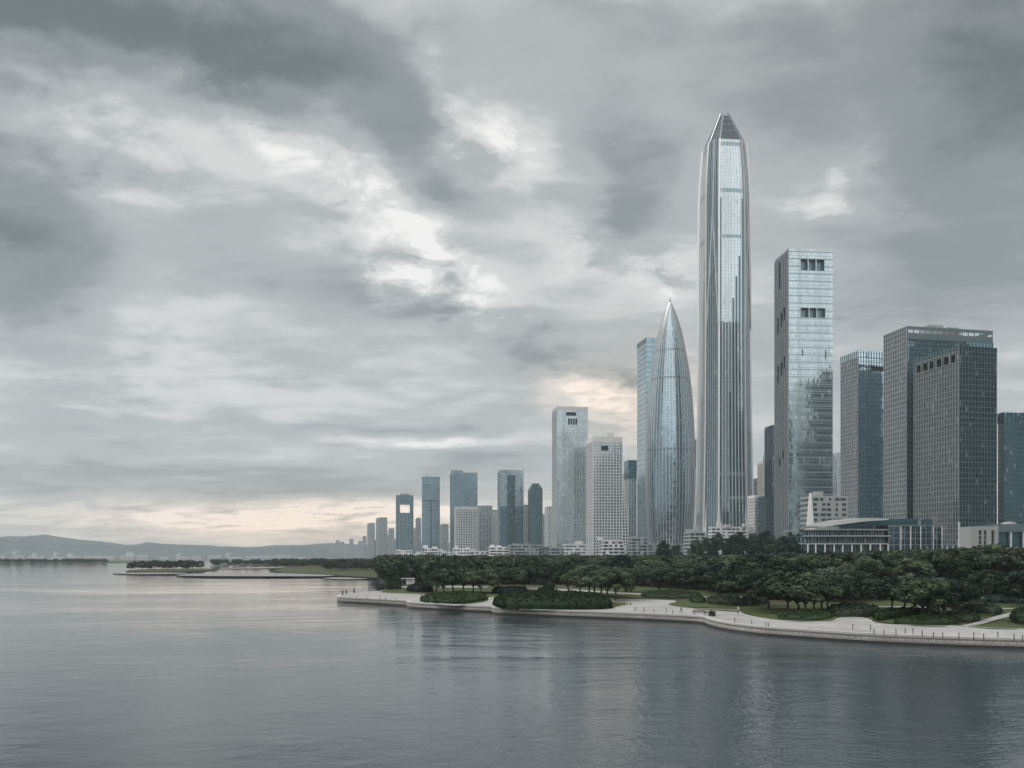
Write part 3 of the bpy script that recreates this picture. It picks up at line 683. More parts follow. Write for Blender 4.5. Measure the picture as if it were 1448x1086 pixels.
# ================================================================ low buildings at the foot of the towers
def terraces(label, x0, x1, top, Y, n, matw='white_wall', phi=4, deep=26, name='low_building', step=0.0, gm='g_dark', roof_box=True, seed=0, group=None):
    """low block: a slab, a recessed window band and a parapet on each storey"""
    rnd = random.Random(seed + int(x0)); X0, X1 = XP(x0, Y), XP(x1, Y); H = HZ(top, Y) - BASE; n = max(3, round(H / 4.3)); h = H / n; wf = rnd.uniform(.42, .66); psp = rnd.uniform(3.8, 8.5)
    c, s = math.cos(R(phi)), math.sin(R(phi)); W = (X1 - X0) / c
    r = empty(name, ((X0 + X1) / 2, Y + deep / 2, BASE), label, 'building', group)
    wl, gl, pi = MB(), MB(), MB()
    for i in range(n):
        z = BASE + i * h; a = W * step * i / n; b = W - W * step * .5 * i / n; dy = 1.5 * i * (step > 0)
        q = lambda u, v: Vector((X0 + u * c - v * s, Y + u * s + v * c, 0))
        wl.prism([q(a, dy), q(b, dy), q(b, deep), q(a, deep)], z + h * wf, z + h - .01)
        gl.prism([q(a + .8, dy + .9), q(b - .8, dy + .9), q(b - .8, deep - 1), q(a + .8, deep - 1)], z, z + h * wf - .005)
        m_ = max(3, int((b - a) / psp))
        for k in range(m_ + 1):
            u = a + .6 + (b - a - 1.2) * k / m_; p = q(u, dy + .5); wd = rnd.choice((.6, .6, 1.2, 3.5, 4.5)) if 0 < k < m_ else 1.0
            pi.box((p.x, p.y, z), (wd, .9, h * wf), R(phi))
    wl.build('wall_band', M[matw], r); gl.build('window_band', M[gm], r); pi.build('window_pier', M[matw], r)  # wall piers standing between the windows
    if roof_box:
        rb = MB()
        for k in range(max(2, int(W / 14))):
            u = W * (.08 + .84 * rnd.random()); p = Vector((X0 + u * c, Y + deep * (.2 + .6 * rnd.random()), 0)); rb.box((p.x, p.y, BASE + H), (W * .05 + 2 + 5 * rnd.random(), 4 + 4 * rnd.random(), 1.2 + 4.0 * rnd.random() ** 2), R(phi))
        rb.build('roof_hut', M[matw], r)
    return r
TR = [(546, 560, 783, 1500, 3, 'low white building at the end of the row, below the far grey towers'), (560, 582, 778, 1450, 4, 'white low-rise with a flat front under the tower with the opening'),
      (581, 597, 783, 1420, 3, 'squat white block beside the white stepped building'), (595, 622, 775, 1400, 4, 'white stepped building with terraces below the cross-seamed tower'),
      (620, 641, 780, 1380, 3, 'long low white wing between the stepped building and the pale gridded block'), (640, 665, 775, 1350, 4, 'white block with bands of windows below the pale gridded block'),
      (664, 693, 779, 1330, 3, 'low pale building between two taller white podiums'), (692, 722, 773, 1310, 4, 'white podium with long glazed bands under the twin-panel tower'),
      (721, 767, 770, 1290, 4, 'longest white podium in the row, ending at the dark green glass cube'), (779, 800, 774, 1200, 4, 'grey podium under the notched white-crowned tower'),
      (799, 829, 769, 1180, 5, 'white five-storey block with many windows under the notched white-crowned tower'), (846, 889, 764, 1150, 5, 'white terraced podium at the foot of the white gridded tower'),
      (893, 916, 760, 1120, 4, 'dark low block between the white gridded tower and the foot of the bullet-shaped tower')]
for i, (x0, x1, top, Y, n, lab) in enumerate(TR):
    terraces(lab, x0, x1, top, Y, n, ('white_wall', 'frame_pale', 'white_wall', 'concrete_wall')[i % 4 if 'white' not in lab else 0 if i % 2 else 1] if 'dark' not in lab and 'grey' not in lab else 'frame_mid', seed=i, step=.25 if 'stepped' in lab or 'terraced' in lab else 0, name='low_building', group='low buildings under the towers')
terraces('dark green glass cube at the end of the longest white podium', 767, 780, 773, 1270, 3, 'frame_teal', name='low_building', roof_box=False)
terraces('grey stone-banded podium between the feet of the bullet-shaped and tallest towers', 975, 998, 752, 1080, 5, 'concrete_wall', seed=4)
terraces('pale terraced podium at the foot of the tallest tower', 1004, 1066, 744, 1110, 4, 'white_wall', seed=5, step=.12)
terraces('grey terrace block at the foot of the bullet-shaped tower, under its ribs', 916, 977, 769, 1200, 3, 'frame_mid', seed=6, roof_box=False)

def sail_building():
    Y = 720.0; k = Y / F
    r = terraces('white block with bands of windows and a tall white sail fin at one end', 1148, 1200, 701, Y, 9, 'concrete_wall', deep=24, seed=8)
    X0 = XP(1139.5, Y); n = 10; sf = MB(); prev = None
    for i in range(n + 1):
        f = i / n; z = BASE + (HZ(697, Y) - BASE) * f; xl = XP(1140, Y) + (XP(1146.5, Y) - XP(1140, Y)) * f ** 1.4; xr = XP(1155, Y) - (XP(1155, Y) - XP(1147.2, Y)) * f ** .9
        cur = [Vector((xl, Y - 2 + 3 * f, z)), Vector((xr, Y - 5 + 5 * f, z)), Vector((xr, Y + 4, z)), Vector((xl, Y + 6 - 2 * f, z))]
        if prev:
            for q in range(4):
                j = (q + 1) % 4; sf.face([prev[q], prev[j], cur[j], cur[q]])
        prev = cur
    sf.face(prev); sf.build('sail_fin', M['white_steel'], r)
sail_building()

def long_podium():
    Y = 610.0; k = Y / F
    r = empty('podium_hall', (XP(1225, Y), Y + 20, BASE), 'long low glass hall with stacked terraces, white columns and a curved pale roof', 'building')
    X = lambda p: XP(p, Y); z = lambda p: HZ(p, Y)
    gl = MB(); gl.prism([Vector((X(1134), Y + 6, 0)), Vector((X(1322), Y + 6, 0)), Vector((X(1322), Y + 44, 0)), Vector((X(1134), Y + 44, 0))], BASE, z(748)); gl.build('glazed_front', M['g_dark'], r)
    rnd = random.Random(5)
    for (x0, x1, py, th, dy) in ((1133, 1256, 768, .9, 0), (1138, 1262, 757, .8, 1.5), (1141, 1258, 748, .8, 2.5), (1258, 1334, 742, 1.0, 3)):
        sl_ = MB(); n = 14; pts = []
        for i in range(n + 1):
            f = i / n; pts.append(Vector((X(x0) + (X(x1) - X(x0)) * f, Y + dy - 3.2 * math.sin(math.pi * f), 0)))
        sl_.prism(pts + [Vector((X(x1), Y + 43, 0)), Vector((X(x0), Y + 43, 0))], z(py) - th, z(py)); sl_.build('terrace_slab', M['concrete_wall'] if py != 742 else M['frame_teal'], r)
    # terraces hold planters, rails and shopfront frames
    fr_ = MB()
    for row, (y0, y1) in enumerate(((768, 778), (757, 767), (748, 756))):
        for i in range(34):
            x = X(1135) + (X(1256) - X(1135)) * (i + rnd.random() * .6) / 34
            fr_.box((x, Y + 4.2 + .4 * row, z(y1)), (.35 + .5 * rnd.random(), .5, (y1 - y0) * k * (.4 + .55 * rnd.random())))
    fr_.build('shopfront_frame', M['frame_mid'], r)
    for px in (1141, 1152, 1165, 1178, 1190, 1203, 1216, 1229, 1243, 1254):
        c = MB(); c.tube([(X(px), Y - 2, BASE), (X(px), Y - 2, z(768) - .9)], [.55, .55], 8); c.build('column', M['white_steel'], r)
    # curved roof: a shallow shell rising to the right
    sh = MB(); n = 18; prev = None
    for i in range(n + 1):
        f = i / n; x = X(1157) + (X(1258) - X(1157)) * f; zz = z(744) + (z(735) - z(744)) * math.sin(math.pi * min(1, f * 1.08) * .62) * 1.3
        w_ = .35 + 2.2 * math.sin(math.pi * f) ** .6
        cur = [Vector((x, Y - 4 * math.sin(math.pi * f), zz - w_)), Vector((x, Y + 2 - 4 * math.sin(math.pi * f), zz)), Vector((x, Y + 30, zz + 1.2)), Vector((x, Y + 36, zz - w_))]
        if prev:
            for q in range(4):
                j = (q + 1) % 4; sh.face([prev[q], cur[q], cur[j], prev[j]])
        else: sh.face(cur)
        prev = cur
    sh.face(prev[::-1]); sh.build('curved_roof', M['pale_roof'], r, smooth=False)
    up = MB(); up.prism([Vector((X(1200), Y + 18, 0)), Vector((X(1335), Y + 18, 0)), Vector((X(1335), Y + 42, 0)), Vector((X(1200), Y + 42, 0))], z(747.9), z(732)); up.build('upper_storey', M['g_dark'], r)
    # right wing with a bright pane grid
    wg, gr = MB(), MB(); facade(wg, gr, (X(1258), Y + 2), (X(1334), Y + 2), BASE, z(742) - 1, 3.6, 4.5, (.35, .4), (.35, .3)); wg.build('wing_glazing', M['g_dark'], r); gr.build('wing_frame', M['frame_mid'], r)
    for px in (1272, 1286, 1300, 1318, 1330):
        c = MB(); c.tube([(X(px), Y - 2, BASE), (X(px), Y - 2, z(742) - 1)], [.35, .35], 8); c.build('column', M['white_steel'], r)
long_podium()

def gate_block():
    Y = 560.0; X = lambda p: XP(p, Y); z = lambda p: HZ(p, Y)
    r = empty('gatehouse', (X(1400), Y + 10, BASE), 'pale stone block with tall dark slot openings, below the dark gridded block', 'building')
    b = MB()
    for x0, x1 in ((1373, 1384), (1388, 1391), (1395, 1402), (1406, 1412)): b.prism([Vector((X(x0), Y, 0)), Vector((X(x1), Y, 0)), Vector((X(x1), Y + 14, 0)), Vector((X(x0), Y + 14, 0))], BASE, z(750))
    b.prism([Vector((X(1373), Y - .1, 0)), Vector((X(1412), Y - .1, 0)), Vector((X(1412), Y + 14, 0)), Vector((X(1373), Y + 14, 0))], z(750) + .01, z(744.5)); b.build('stone_wall', M['concrete_wall'], r)
    d = MB(); d.prism([Vector((X(1374), Y + 2, 0)), Vector((X(1411), Y + 2, 0)), Vector((X(1411), Y + 12, 0)), Vector((X(1374), Y + 12, 0))], BASE, z(750.3)); d.build('dark_glazing', M['g_dark'], r)
    f = MB()
    for py in (757, 764, 770): f.bar((X(1384), Y + 1, z(py)), (X(1395), Y + 1, z(py)), .4, .4, (0, 0, 1))
    f.build('slot_rail', M['frame_pale'], r)
    r2 = empty('glass_hall', (X(1440), Y + 16, BASE), 'dark glass hall with thin white columns and a flat roof beside the pale stone block', 'building')
    g_ = MB(); g_.prism([Vector((X(1413), Y + 4, 0)), Vector((X(1500), Y + 4, 0)), Vector((X(1500), Y + 30, 0)), Vector((X(1413), Y + 30, 0))], BASE, z(752)); g_.build('glazing', M['g_dark'], r2)
    g_ = MB(); g_.prism([Vector((X(1412.5), Y + 1, 0)), Vector((X(1502), Y + 1, 0)), Vector((X(1502), Y + 31, 0)), Vector((X(1412.5), Y + 31, 0))], z(752) + .01, z(741)); g_.build('roof_slab', M['frame_teal'], r2)
    for px in (1432, 1450, 1470):
        c = MB(); c.tube([(X(px), Y + 2, BASE), (X(px), Y + 2, z(752))], [.6, .6], 8); c.build('column', M['white_steel'], r2)
    d = MB(); d.tube([(X(1444), Y + 14, z(741)), (X(1444), Y + 14, z(738)), (X(1444), Y + 14, z(736.5))], [5, 4.2, 1.5], 16); d.build('roof_dome', M['pale_roof'], r2)
gate_block()
# ================================================================ ground and water
def poly(pts, z, name, m, kind='structure', uvs=1.0):
    """flat sheet from an outline (concave allowed)"""
    v = [Vector((p[0], p[1], 0)) for p in pts]; mb = MB(); tris = tessellate_polygon([v])
    for tri in tris:
        a = [v[i] for i in tri]
        if (a[1] - a[0]).cross(a[2] - a[0]).z < 0: a.reverse()
        mb.face([(p.x, p.y, z) for p in a], [(p.x, p.y) for p in a])
    o = mb.build(name, m); return tag(o, kind=kind)
def smooth(pts, n=2):
    for _ in range(n):
        q = [pts[0]]
        for a, b in zip(pts, pts[1:]): q += [a.lerp(b, .25), a.lerp(b, .75)]
        q.append(pts[-1]); pts = q
    return pts
def closed(pts, n=2):
    for _ in range(n):
        q = []
        for a, b in zip(pts, pts[1:] + pts[:1]): q += [a.lerp(b, .25), a.lerp(b, .75)]
        pts = q
    return pts
# --- materials
def water_mat():
    m, t, p = mat('bay_water')
    co = t.node('ShaderNodeTexCoord').outputs['Object']
    a = t.noise(t.vm('MULTIPLY', co, (1.0, 1.35, 1.0)), .42, 4, .55, .5)
    b = t.noise(t.vm('MULTIPLY', co, (.8, 1.0, 1.0)), .17, 3, .5, .3)
    c = t.noise(t.vm('MULTIPLY', co, (1.0, 1.2, 1.0)), 1.7, 2, .5, .2)
    patch = t.noise(t.vm('MULTIPLY', co, (.45, 1.0, 1.0)), .019, 4, .6, .8)      # calmer and rougher lanes
    amp = t.node('ShaderNodeMapRange', {0: patch, 1: .38, 2: .62, 3: .32, 4: 1.5}).outputs[0]
    ruf2 = t.node('ShaderNodeMapRange', {0: t.sep(co)[0], 1: -30.0, 2: 25.0, 3: .10, 4: .24}, interpolation_type='SMOOTHSTEP').outputs[0]
    h = t.m('ADD', t.m('ADD', t.m('MULTIPLY', a, .36), t.m('MULTIPLY', b, .75)), t.m('MULTIPLY', c, ruf2))
    ruf = t.node('ShaderNodeMapRange', {0: t.sep(co)[0], 1: -30.0, 2: 30.0, 3: .68, 4: 1.2}, interpolation_type='SMOOTHSTEP').outputs[0]   # the breeze freshens along the park
    h = t.m('MULTIPLY', h, t.m('MULTIPLY', amp, ruf))
    bp = t.node('ShaderNodeBump', {'Height': h, 'Strength': 1.0, 'Distance': .15})
    painted_light = t.node('ShaderNodeMapRange', {0: t.sep(co)[0], 1: -45.0, 2: 40.0, 3: 0.0, 4: 1.0}, interpolation_type='SMOOTHSTEP').outputs[0]   # base colour lightened along the park, standing in for reflected sky light
    setp(t, p, base=t.mix(painted_light, (.010,.020,.027,1), (.040,.056,.064,1)), rough=.05, ior=1.333, normal=bp.outputs[0], spec=.5); return m
def paving_mat():
    m, t, p = mat('pale_paving'); co = t.node('ShaderNodeTexCoord').outputs['Object']
    br = t.node('ShaderNodeTexBrick', {'Vector': co, 'Scale': .35, 'Mortar Size': .012, 'Color1': (.34,.337,.33,1), 'Color2': (.26,.258,.253,1), 'Mortar': (.25,.25,.245,1)})
    n = t.noise(co, .09, 6, .62, .3); n2 = t.noise(co, 1.4, 4, .6)
    f = t.m('ADD', t.m('MULTIPLY_ADD', t.m('SUBTRACT', n, .5), 1.1, 1.0), t.m('MULTIPLY', t.m('SUBTRACT', n2, .5), .35))
    setp(t, p, base=t.vm('SCALE', br.outputs[0], scale=f), rough=.75, spec=.2); return m
def grass_mat(name, c1, c2, sc=.12):
    m, t, p = mat(name); co = t.node('ShaderNodeTexCoord').outputs['Object']
    n = t.noise(co, sc, 6, .62, .4); n2 = t.noise(co, 3.5, 3, .7)
    c = t.mix(t.m('MULTIPLY_ADD', t.m('SUBTRACT', n2, .5), .7, n, clamp=True), (*c1, 1), (*c2, 1))
    bp = t.node('ShaderNodeBump', {'Height': n2, 'Strength': .8, 'Distance': .25})
    setp(t, p, base=c, rough=.9, spec=.12, normal=bp.outputs[0]); return m
def stone_mat():
    m, t, p = mat('seawall_stone'); uv = t.node('ShaderNodeTexCoord').outputs['UV']
    br = t.node('ShaderNodeTexBrick', {'Vector': uv, 'Scale': .45, 'Mortar Size': .02, 'Color1': (.46,.44,.41,1), 'Color2': (.37,.35,.33,1), 'Mortar': (.18,.135,.13,1)})
    z = t.sep(uv)[1]
    n = t.noise(t.vm('MULTIPLY', uv, (.35, 1.5, 1)), .8, 6, .65)
    f = t.m('MULTIPLY_ADD', t.m('SUBTRACT', n, .5), 1.1, 1.0)
    setp(t, p, base=t.vm('SCALE', br.outputs[0], scale=f), rough=.8); return m
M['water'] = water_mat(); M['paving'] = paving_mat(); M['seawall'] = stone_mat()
M['grass'] = grass_mat('lawn_grass', (.034,.056,.022), (.085,.105,.042)); M['soil'] = grass_mat('park_floor', (.045,.055,.028), (.08,.085,.045))
M['coping'] = plain('coping_stone', (.46,.45,.43), .7, 0, .18, .6); M['wet'] = plain('wet_weedy_stone', (.035,.037,.035), .35, 0, .3, .8)
M['sand'] = plain('pale_sand', (.21,.21,.20), .9, 0, .14, .05); M['stone'] = plain('grey_rubble', (.20,.20,.195), .9, 0, .25, .08); M['city'] = plain('city_asphalt', (.12,.125,.125), .9, 0, .15, .02)

FAR = 6700
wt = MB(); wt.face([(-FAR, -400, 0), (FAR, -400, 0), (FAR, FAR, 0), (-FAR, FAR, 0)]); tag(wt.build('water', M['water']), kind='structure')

g0 = lambda L, z=0.0: [G(px, py, z) for px, py in L]
S1 = g0([(541, 842), (520, 842.5), (497, 844.5), (481, 847.2), (476, 849.6), (479, 851.2), (500, 852.6), (540, 854.6), (578, 857.2)])
S2 = g0([(575, 857.4), (576.5, 859.2), (588, 860.4), (620, 862.4), (660, 864.6), (696, 866.2)])
S3 = g0([(695, 866.6), (697, 868), (715, 869.2), (771, 871.8), (840, 874.2), (900, 876.8), (960, 879.6), (990, 881.6), (998, 883.4)])
S4 = g0([(998, 883.9), (1003, 886), (1018, 890), (1045, 894.6), (1085, 899.2), (1150, 904), (1200, 907.6), (1256, 911), (1350, 915), (1448, 918), (1700, 924)])
segs = [smooth(s_, 2) for s_ in (S1, S2, S3, S4)]
shore = [p for s_ in segs for p in s_]
labs = ['stone seawall round the rounded tip of the promenade', 'short stone seawall below the low mounded hedge', 'stone seawall below the long dark hedge by the water', 'longest stone seawall, curving past the groundcover bed and the ringed bed']
TOP = 1.5
for s_, lab in zip(segs, labs):
    c = s_[len(s_) // 2]; r = empty('seawall', (c.x, c.y, 0), lab, 'seawall')
    wl, cp, ft = MB(), MB(), MB(); u = 0
    nrm = []
    for i in range(len(s_)):
        d = (s_[min(i + 1, len(s_) - 1)] - s_[max(i - 1, 0)]).normalized(); nrm.append(Vector((d.y, -d.x, 0)))
    for i in range(len(s_) - 1):
        a, b, na, nb = s_[i], s_[i + 1], nrm[i], nrm[i + 1]; L = (b - a).length; zz = lambda p, z: Vector((p.x, p.y, z))
        wl.face([zz(a, -1), zz(b, -1), zz(b, TOP - .2), zz(a, TOP - .2)], [(u, -1), (u + L, -1), (u + L, 1.3), (u, 1.3)])
        ft.face([zz(a + na * .1, -1), zz(b + nb * .1, -1), zz(b + nb * .1, .42), zz(a + na * .1, .42)]); ft.face([zz(a + na * .1, .42), zz(b + nb * .1, .42), zz(b, .42), zz(a, .42)])
        o, q = .14, -.75
        A = [a + na * o, b + nb * o, b + nb * q, a + na * q]
        cp.hexa([zz(p, TOP - .2) for p in A], [zz(p, TOP + .16) for p in A]); u += L
        k_ = .04
    wl.build('wall_face', M['seawall'], r); cp.build('coping', M['coping'], r); ft.build('wet_footing', M['wet'], r)
# --- land: one sheet from the seawall to the horizon
back = g0([(541, 842), (552, 826), (535, 820), (500, 818.3), (455, 814.5), (400, 812.3)]) + g0([(396, 807), (400, 804), (440, 799), (449, 794)])
end = [Vector((XP(452, 5500), 5500, 0)), Vector((XP(452, 5620), 5620, 0)), Vector((5600, 5620, 0)), Vector((5600, 120, 0))]
land = shore + end[::-1] + back[::-1][:-1]
poly(land, TOP, 'ground', M['soil'])
# earth bank below the inland edges that have no seawall
bk = MB(); e = back + end[:1]
for a, b in zip(e, e[1:]):
    bk.face([(b.x, b.y, -1), (a.x, a.y, -1), (a.x, a.y, TOP), (b.x, b.y, TOP)]); bk.face([(a.x, a.y, -1), (b.x, b.y, -1), (b.x, b.y, TOP), (a.x, a.y, TOP)])
tag(bk.build('shore_bank', M['wet']), kind='structure')
ct = [Vector((XP(545, 1080), 1080, 0)), Vector((500, 520, 0)), Vector((3000, 520, 0)), Vector((3000, 5400, 0)), Vector((XP(470, 5400), 5400, 0)), Vector((XP(520, 2400), 2400, 0))]
poly(ct, TOP + .02, 'city_ground', M['city'])
# --- promenade and paths (outlines read off on the ground plane)
def inset(s_, k):
    out = []
    for i, p in enumerate(s_):
        d = (s_[min(i + 1, len(s_) - 1)] - s_[max(i - 1, 0)]).normalized(); out.append(p - Vector((d.y, -d.x, 0)) * k)
    return out
inner_pts = None
edge = [p for s_ in segs for p in inset(s_, .74)]
inner = g0([(1448, 890.5), (1400, 889.3), (1357, 886), (1300, 885.6), (1236, 883.5), (1229, 876), (1210, 873.5), (1185, 874.5), (1180, 880), (1150, 880.2), (1098, 878.4), (1073, 874.5), (1050, 869.5), (1043, 863.5), (1010, 862.3), (967, 860.6), (938, 855.5), (960, 851), (940, 849), (900, 848.4), (861, 847.6), (853, 843.5), (815, 837), (786, 834.2), (781, 836), (806, 839.5), (838, 846),
             (866, 851), (896, 854), (872, 859), (866, 863), (800, 864), (700, 861), (696, 852), (703, 844), (690, 845.5), (694, 851), (660, 856), (640, 857), (596, 852), (606, 846), (612, 841), (570, 840), (534, 838.8), (541, 835.4)], TOP)
inner = smooth(inner, 2)
poly(edge + [Vector((edge[-1].x, edge[-1].y + 20, 0))] + inner, TOP + .06, 'promenade', M['paving'])
kb = MB()
for a, b in zip(inner, inner[1:]):
    d = (b - a).normalized(); n = Vector((-d.y, d.x, 0)); kb.prism([a - n * .14, b - n * .14, b + n * .14, a + n * .14] , TOP, TOP + .2)
tag(kb.build('kerb', M['coping']), kind='structure')
def sheet(name, L, m, z, n=2): return poly(closed(g0(L, z), n), z, name, m)
# lawns
lawns = [[(534,834.6),(560,833.4),(613,833.5),(612,838.6),(570,839.4),(540,838.2)], [(612,832.5),(700,832.5),(735,838),(712,843.5),(690,845),(660,842),(625,838)], [(700,842),(780,836),(800,841),(830,846),(770,848),(705,851)],
         [(820,829.5),(1000,833),(1000,846),(930,847.5),(858,843.5)], [(864,850.2),(880,850),(898,853.8),(880,856.5),(870,854)], [(938,854),(965,850.5),(1010,848),(1060,851),(1030,858),(968,859.4)],
         [(968,860.8),(1010,858.5),(1060,857),(1180,858),(1185,871),(1178,880),(1100,878),(1070,872),(1046,864.5)], [(1180,852),(1448,850),(1448,864),(1390,872),(1350,868),(1240,862)], [(1357,885.2),(1380,882.5),(1448,884.4),(1448,890),(1400,889)],
         [(1233,868),(1300,862),(1360,874),(1357,885),(1300,886),(1240,879)], [(1410,873),(1448,867),(1470,872),(1460,880),(1425,879)]]
for i, L in enumerate(lawns): sheet('lawn', L, M['grass'], TOP + .10 + .005 * i)
paths = [[(1357,884.8),(1375,881.5),(1395,875),(1425,866.5),(1460,862),(1460,867),(1440,868.5),(1410,876),(1392,881.8),(1365,886)], [(700,830),(790,832.2),(900,838.5),(1000,843),(1000,845),(900,840.5),(790,834.5),(700,832)], [(566,829),(610,828),(690,829),(690,831),(610,830.6),(566,831)],
         [(1170,855.5),(1300,857.5),(1440,860),(1440,861.5),(1300,859.5),(1170,857)]]
for i, L in enumerate(paths): sheet('path', L, M['paving'], TOP + .17 + .005 * i, 1)

# ================================================================ far shores on the left
def isle(name, L, h, m, bank=None):
    pts = closed(g0(L), 1); poly(pts, h, name, m); b = MB()
    for a, c in zip(pts, pts[1:] + pts[:1]): b.face([(c.x, c.y, -1), (a.x, a.y, -1), (a.x, a.y, h), (c.x, c.y, h)]); b.face([(a.x, a.y, -1), (c.x, c.y, -1), (c.x, c.y, h), (a.x, a.y, h)])
    tag(b.build('shore_bank', bank or M['wet']), kind='structure')
isle('island', [(176,809.2),(185,806.5),(240,805),(300,804.6),(310,806.5),(285,808.8),(230,809.8)], .8, M['soil'])
isle('spit', [(157,812.3),(166,811.2),(215,810.6),(268,811.0),(262,812.4),(200,813.2)], .7, M['stone'])
isle('spit', [(245,816),(258,813.6),(330,812.4),(420,812),(478,814.8),(470,817),(400,817.2),(300,817)], 1.1, M['stone'])
isle('sandbank', [(300,804.8),(345,803.0),(420,802),(450,802.4),(420,803.8),(345,804.8)], .6, M['sand'])
isle('lawn_spit', [(382,809.6),(395,806.4),(440,804),(500,806),(545,810),(540,815),(480,812.5),(420,811.3)], 1.4, M['grass'])
isle('quay_tip', [(452,818.6),(475,817.2),(520,818),(520,820),(480,820.3)], .5, M['stone'])
isle('far_shore', [(-60,799),(0,797.2),(120,797),(190,795.6),(240,793.6),(240,792.2),(-60,792.2)], 1.0, M['soil'])
# hills beyond the bay: a terrain sheet with a wandering crest
def hills(name, crest, Y, depth, m, seed):
    mb = MB(); n = 120; rows = 16
    x0, x1 = crest[0][0], crest[-1][0]; grid = []
    for i in range(n + 1):
        px = x0 + (x1 - x0) * i / n
        for (a, ya), (b, yb) in zip(crest, crest[1:]):
            if a <= px <= b: top = ya + (yb - ya) * (px - a) / (b - a)
        hz = HZ(top, Y); col = []
        for j in range(rows + 1):
            f = j / rows; y = Y - depth * (1 - f) * (1 if j <= rows else 1)
            prof = math.sin(math.pi / 2 * f) ** 1.3
            nz = mnoise.fractal(Vector((px * .03 + seed, f * 3.1, seed)), .8, 2.1, 6)
            ridge = 1 + .10 * mnoise.fractal(Vector((px * .05, seed, 0)), .9, 2.0, 5) if j == rows else 1
            h = max(0.2, hz * prof * ridge * (1 + .55 * nz * (1 - f ** 2)))
            col.append(Vector((XP(px, Y), y, h)))
        col.append(Vector((XP(px, Y), Y + depth * .6, 0.2)))
        grid.append(col)
    for a, b in zip(grid, grid[1:]):
        for j in range(len(a) - 1): mb.face([a[j], b[j], b[j + 1], a[j + 1]])
    tag(mb.build(name, m, smooth=True), kind='structure')
M['hill'] = grass_mat('forested_hill', (.030,.045,.050), (.095,.110,.110), .006)
hills('hills', [(-420,770),(-200,762),(-60,759),(20,759),(66,757),(95,761),(150,767),(180,770),(240,769.5),(300,772),(350,774),(400,772),(425,770),(470,768),(520,771),(600,766),(760,772),(1000,768),(1300,772),(1900,770)], 6300, 700, M['hill'], 3.3)
hills('foothills', [(-420,786),(-60,783),(60,782.5),(170,784),(240,785.5),(300,786),(420,784.5),(480,784),(700,785),(1900,786)], 5750, 250, M['hill'], 8.1)
# ================================================================ vegetation
def leaf_mat(name, c1, c2, amt=.55):
    m, t, p = mat(name)
    oi = t.node('ShaderNodeObjectInfo').outputs['Random']
    at = t.node('ShaderNodeAttribute', attribute_name='tone').outputs['Fac']
    f = t.m('MULTIPLY_ADD', t.m('SUBTRACT', oi, .5), .75, at, clamp=True)
    c = t.mix(f, (*c1, 1), (*c2, 1))
    hue = t.m('FRACT', t.m('MULTIPLY', oi, 7.31))          # some trees yellower, some bluer
    c = t.mix(1.0, c, t.mix(hue, (.90, 1.0, 1.06, 1), (1.06, 1.03, .88, 1)), 'MULTIPLY')
    setp(t, p, base=c, rough=.7, spec=.08)
    tr = t.node('ShaderNodeBsdfTranslucent', {'Color': c}); mx = t.node('ShaderNodeMixShader', {0: .12})
    t.l.new(p.outputs[0], mx.inputs[1]); t.l.new(tr.outputs[0], mx.inputs[2])
    t.l.new(mx.outputs[0], t.n['Material Output'].inputs[0]); return m
M['leaf'] = leaf_mat('broad_leaf_foliage', (.008,.020,.014), (.108,.142,.088))
M['leaf_dark'] = leaf_mat('dark_foliage', (.007,.018,.015), (.075,.102,.066))
M['leaf_hedge'] = leaf_mat('clipped_hedge_foliage', (.018,.036,.016), (.085,.115,.048))
M['leaf_bed'] = leaf_mat('low_groundcover_foliage', (.035,.058,.028), (.095,.125,.06))
M['bark'] = plain('grey_brown_bark', (.075,.065,.055), .9, 0, .25, 1.5)

class Leaves:
    def __init__(s): s.v = []; s.f = []; s.t = []
    def quad(s, c, n, size, tone, rnd):
        a = n.orthogonal().normalized(); b = n.cross(a); k = rnd.random() * 6.28; ca, sa = math.cos(k), math.sin(k)
        u = (a * ca + b * sa) * size; w_ = (b * ca - a * sa) * size * .62; i = len(s.v)
        s.v += [c - u, c - w_ + n * size * .15, c + u, c + w_ - n * size * .1]; s.f.append((i, i + 1, i + 2, i + 3)); s.t.append(tone)
    def clump(s, c, r, cnt, size, rnd, base):
        for _ in range(cnt):
            d = Vector((rnd.gauss(0, 1), rnd.gauss(0, 1), rnd.gauss(.35, 1))).normalized()
            q = c + Vector((d.x * r, d.y * r, d.z * r * .72)) * (.72 + .35 * rnd.random())
            n = (d + Vector((rnd.gauss(0, .5), rnd.gauss(0, .5), rnd.gauss(.25, .5)))).normalized()
            s.quad(q, n, size * (.7 + .6 * rnd.random()), min(1, max(0, base + rnd.gauss(0, .12))), rnd)
    def mesh(s, name, m):
        me = bpy.data.meshes.new(name); me.from_pydata(s.v, [], s.f)
        at = me.attributes.new('tone', 'FLOAT', 'FACE'); at.data.foreach_set('value', s.t)
        me.materials.append(m); me.update(); return me
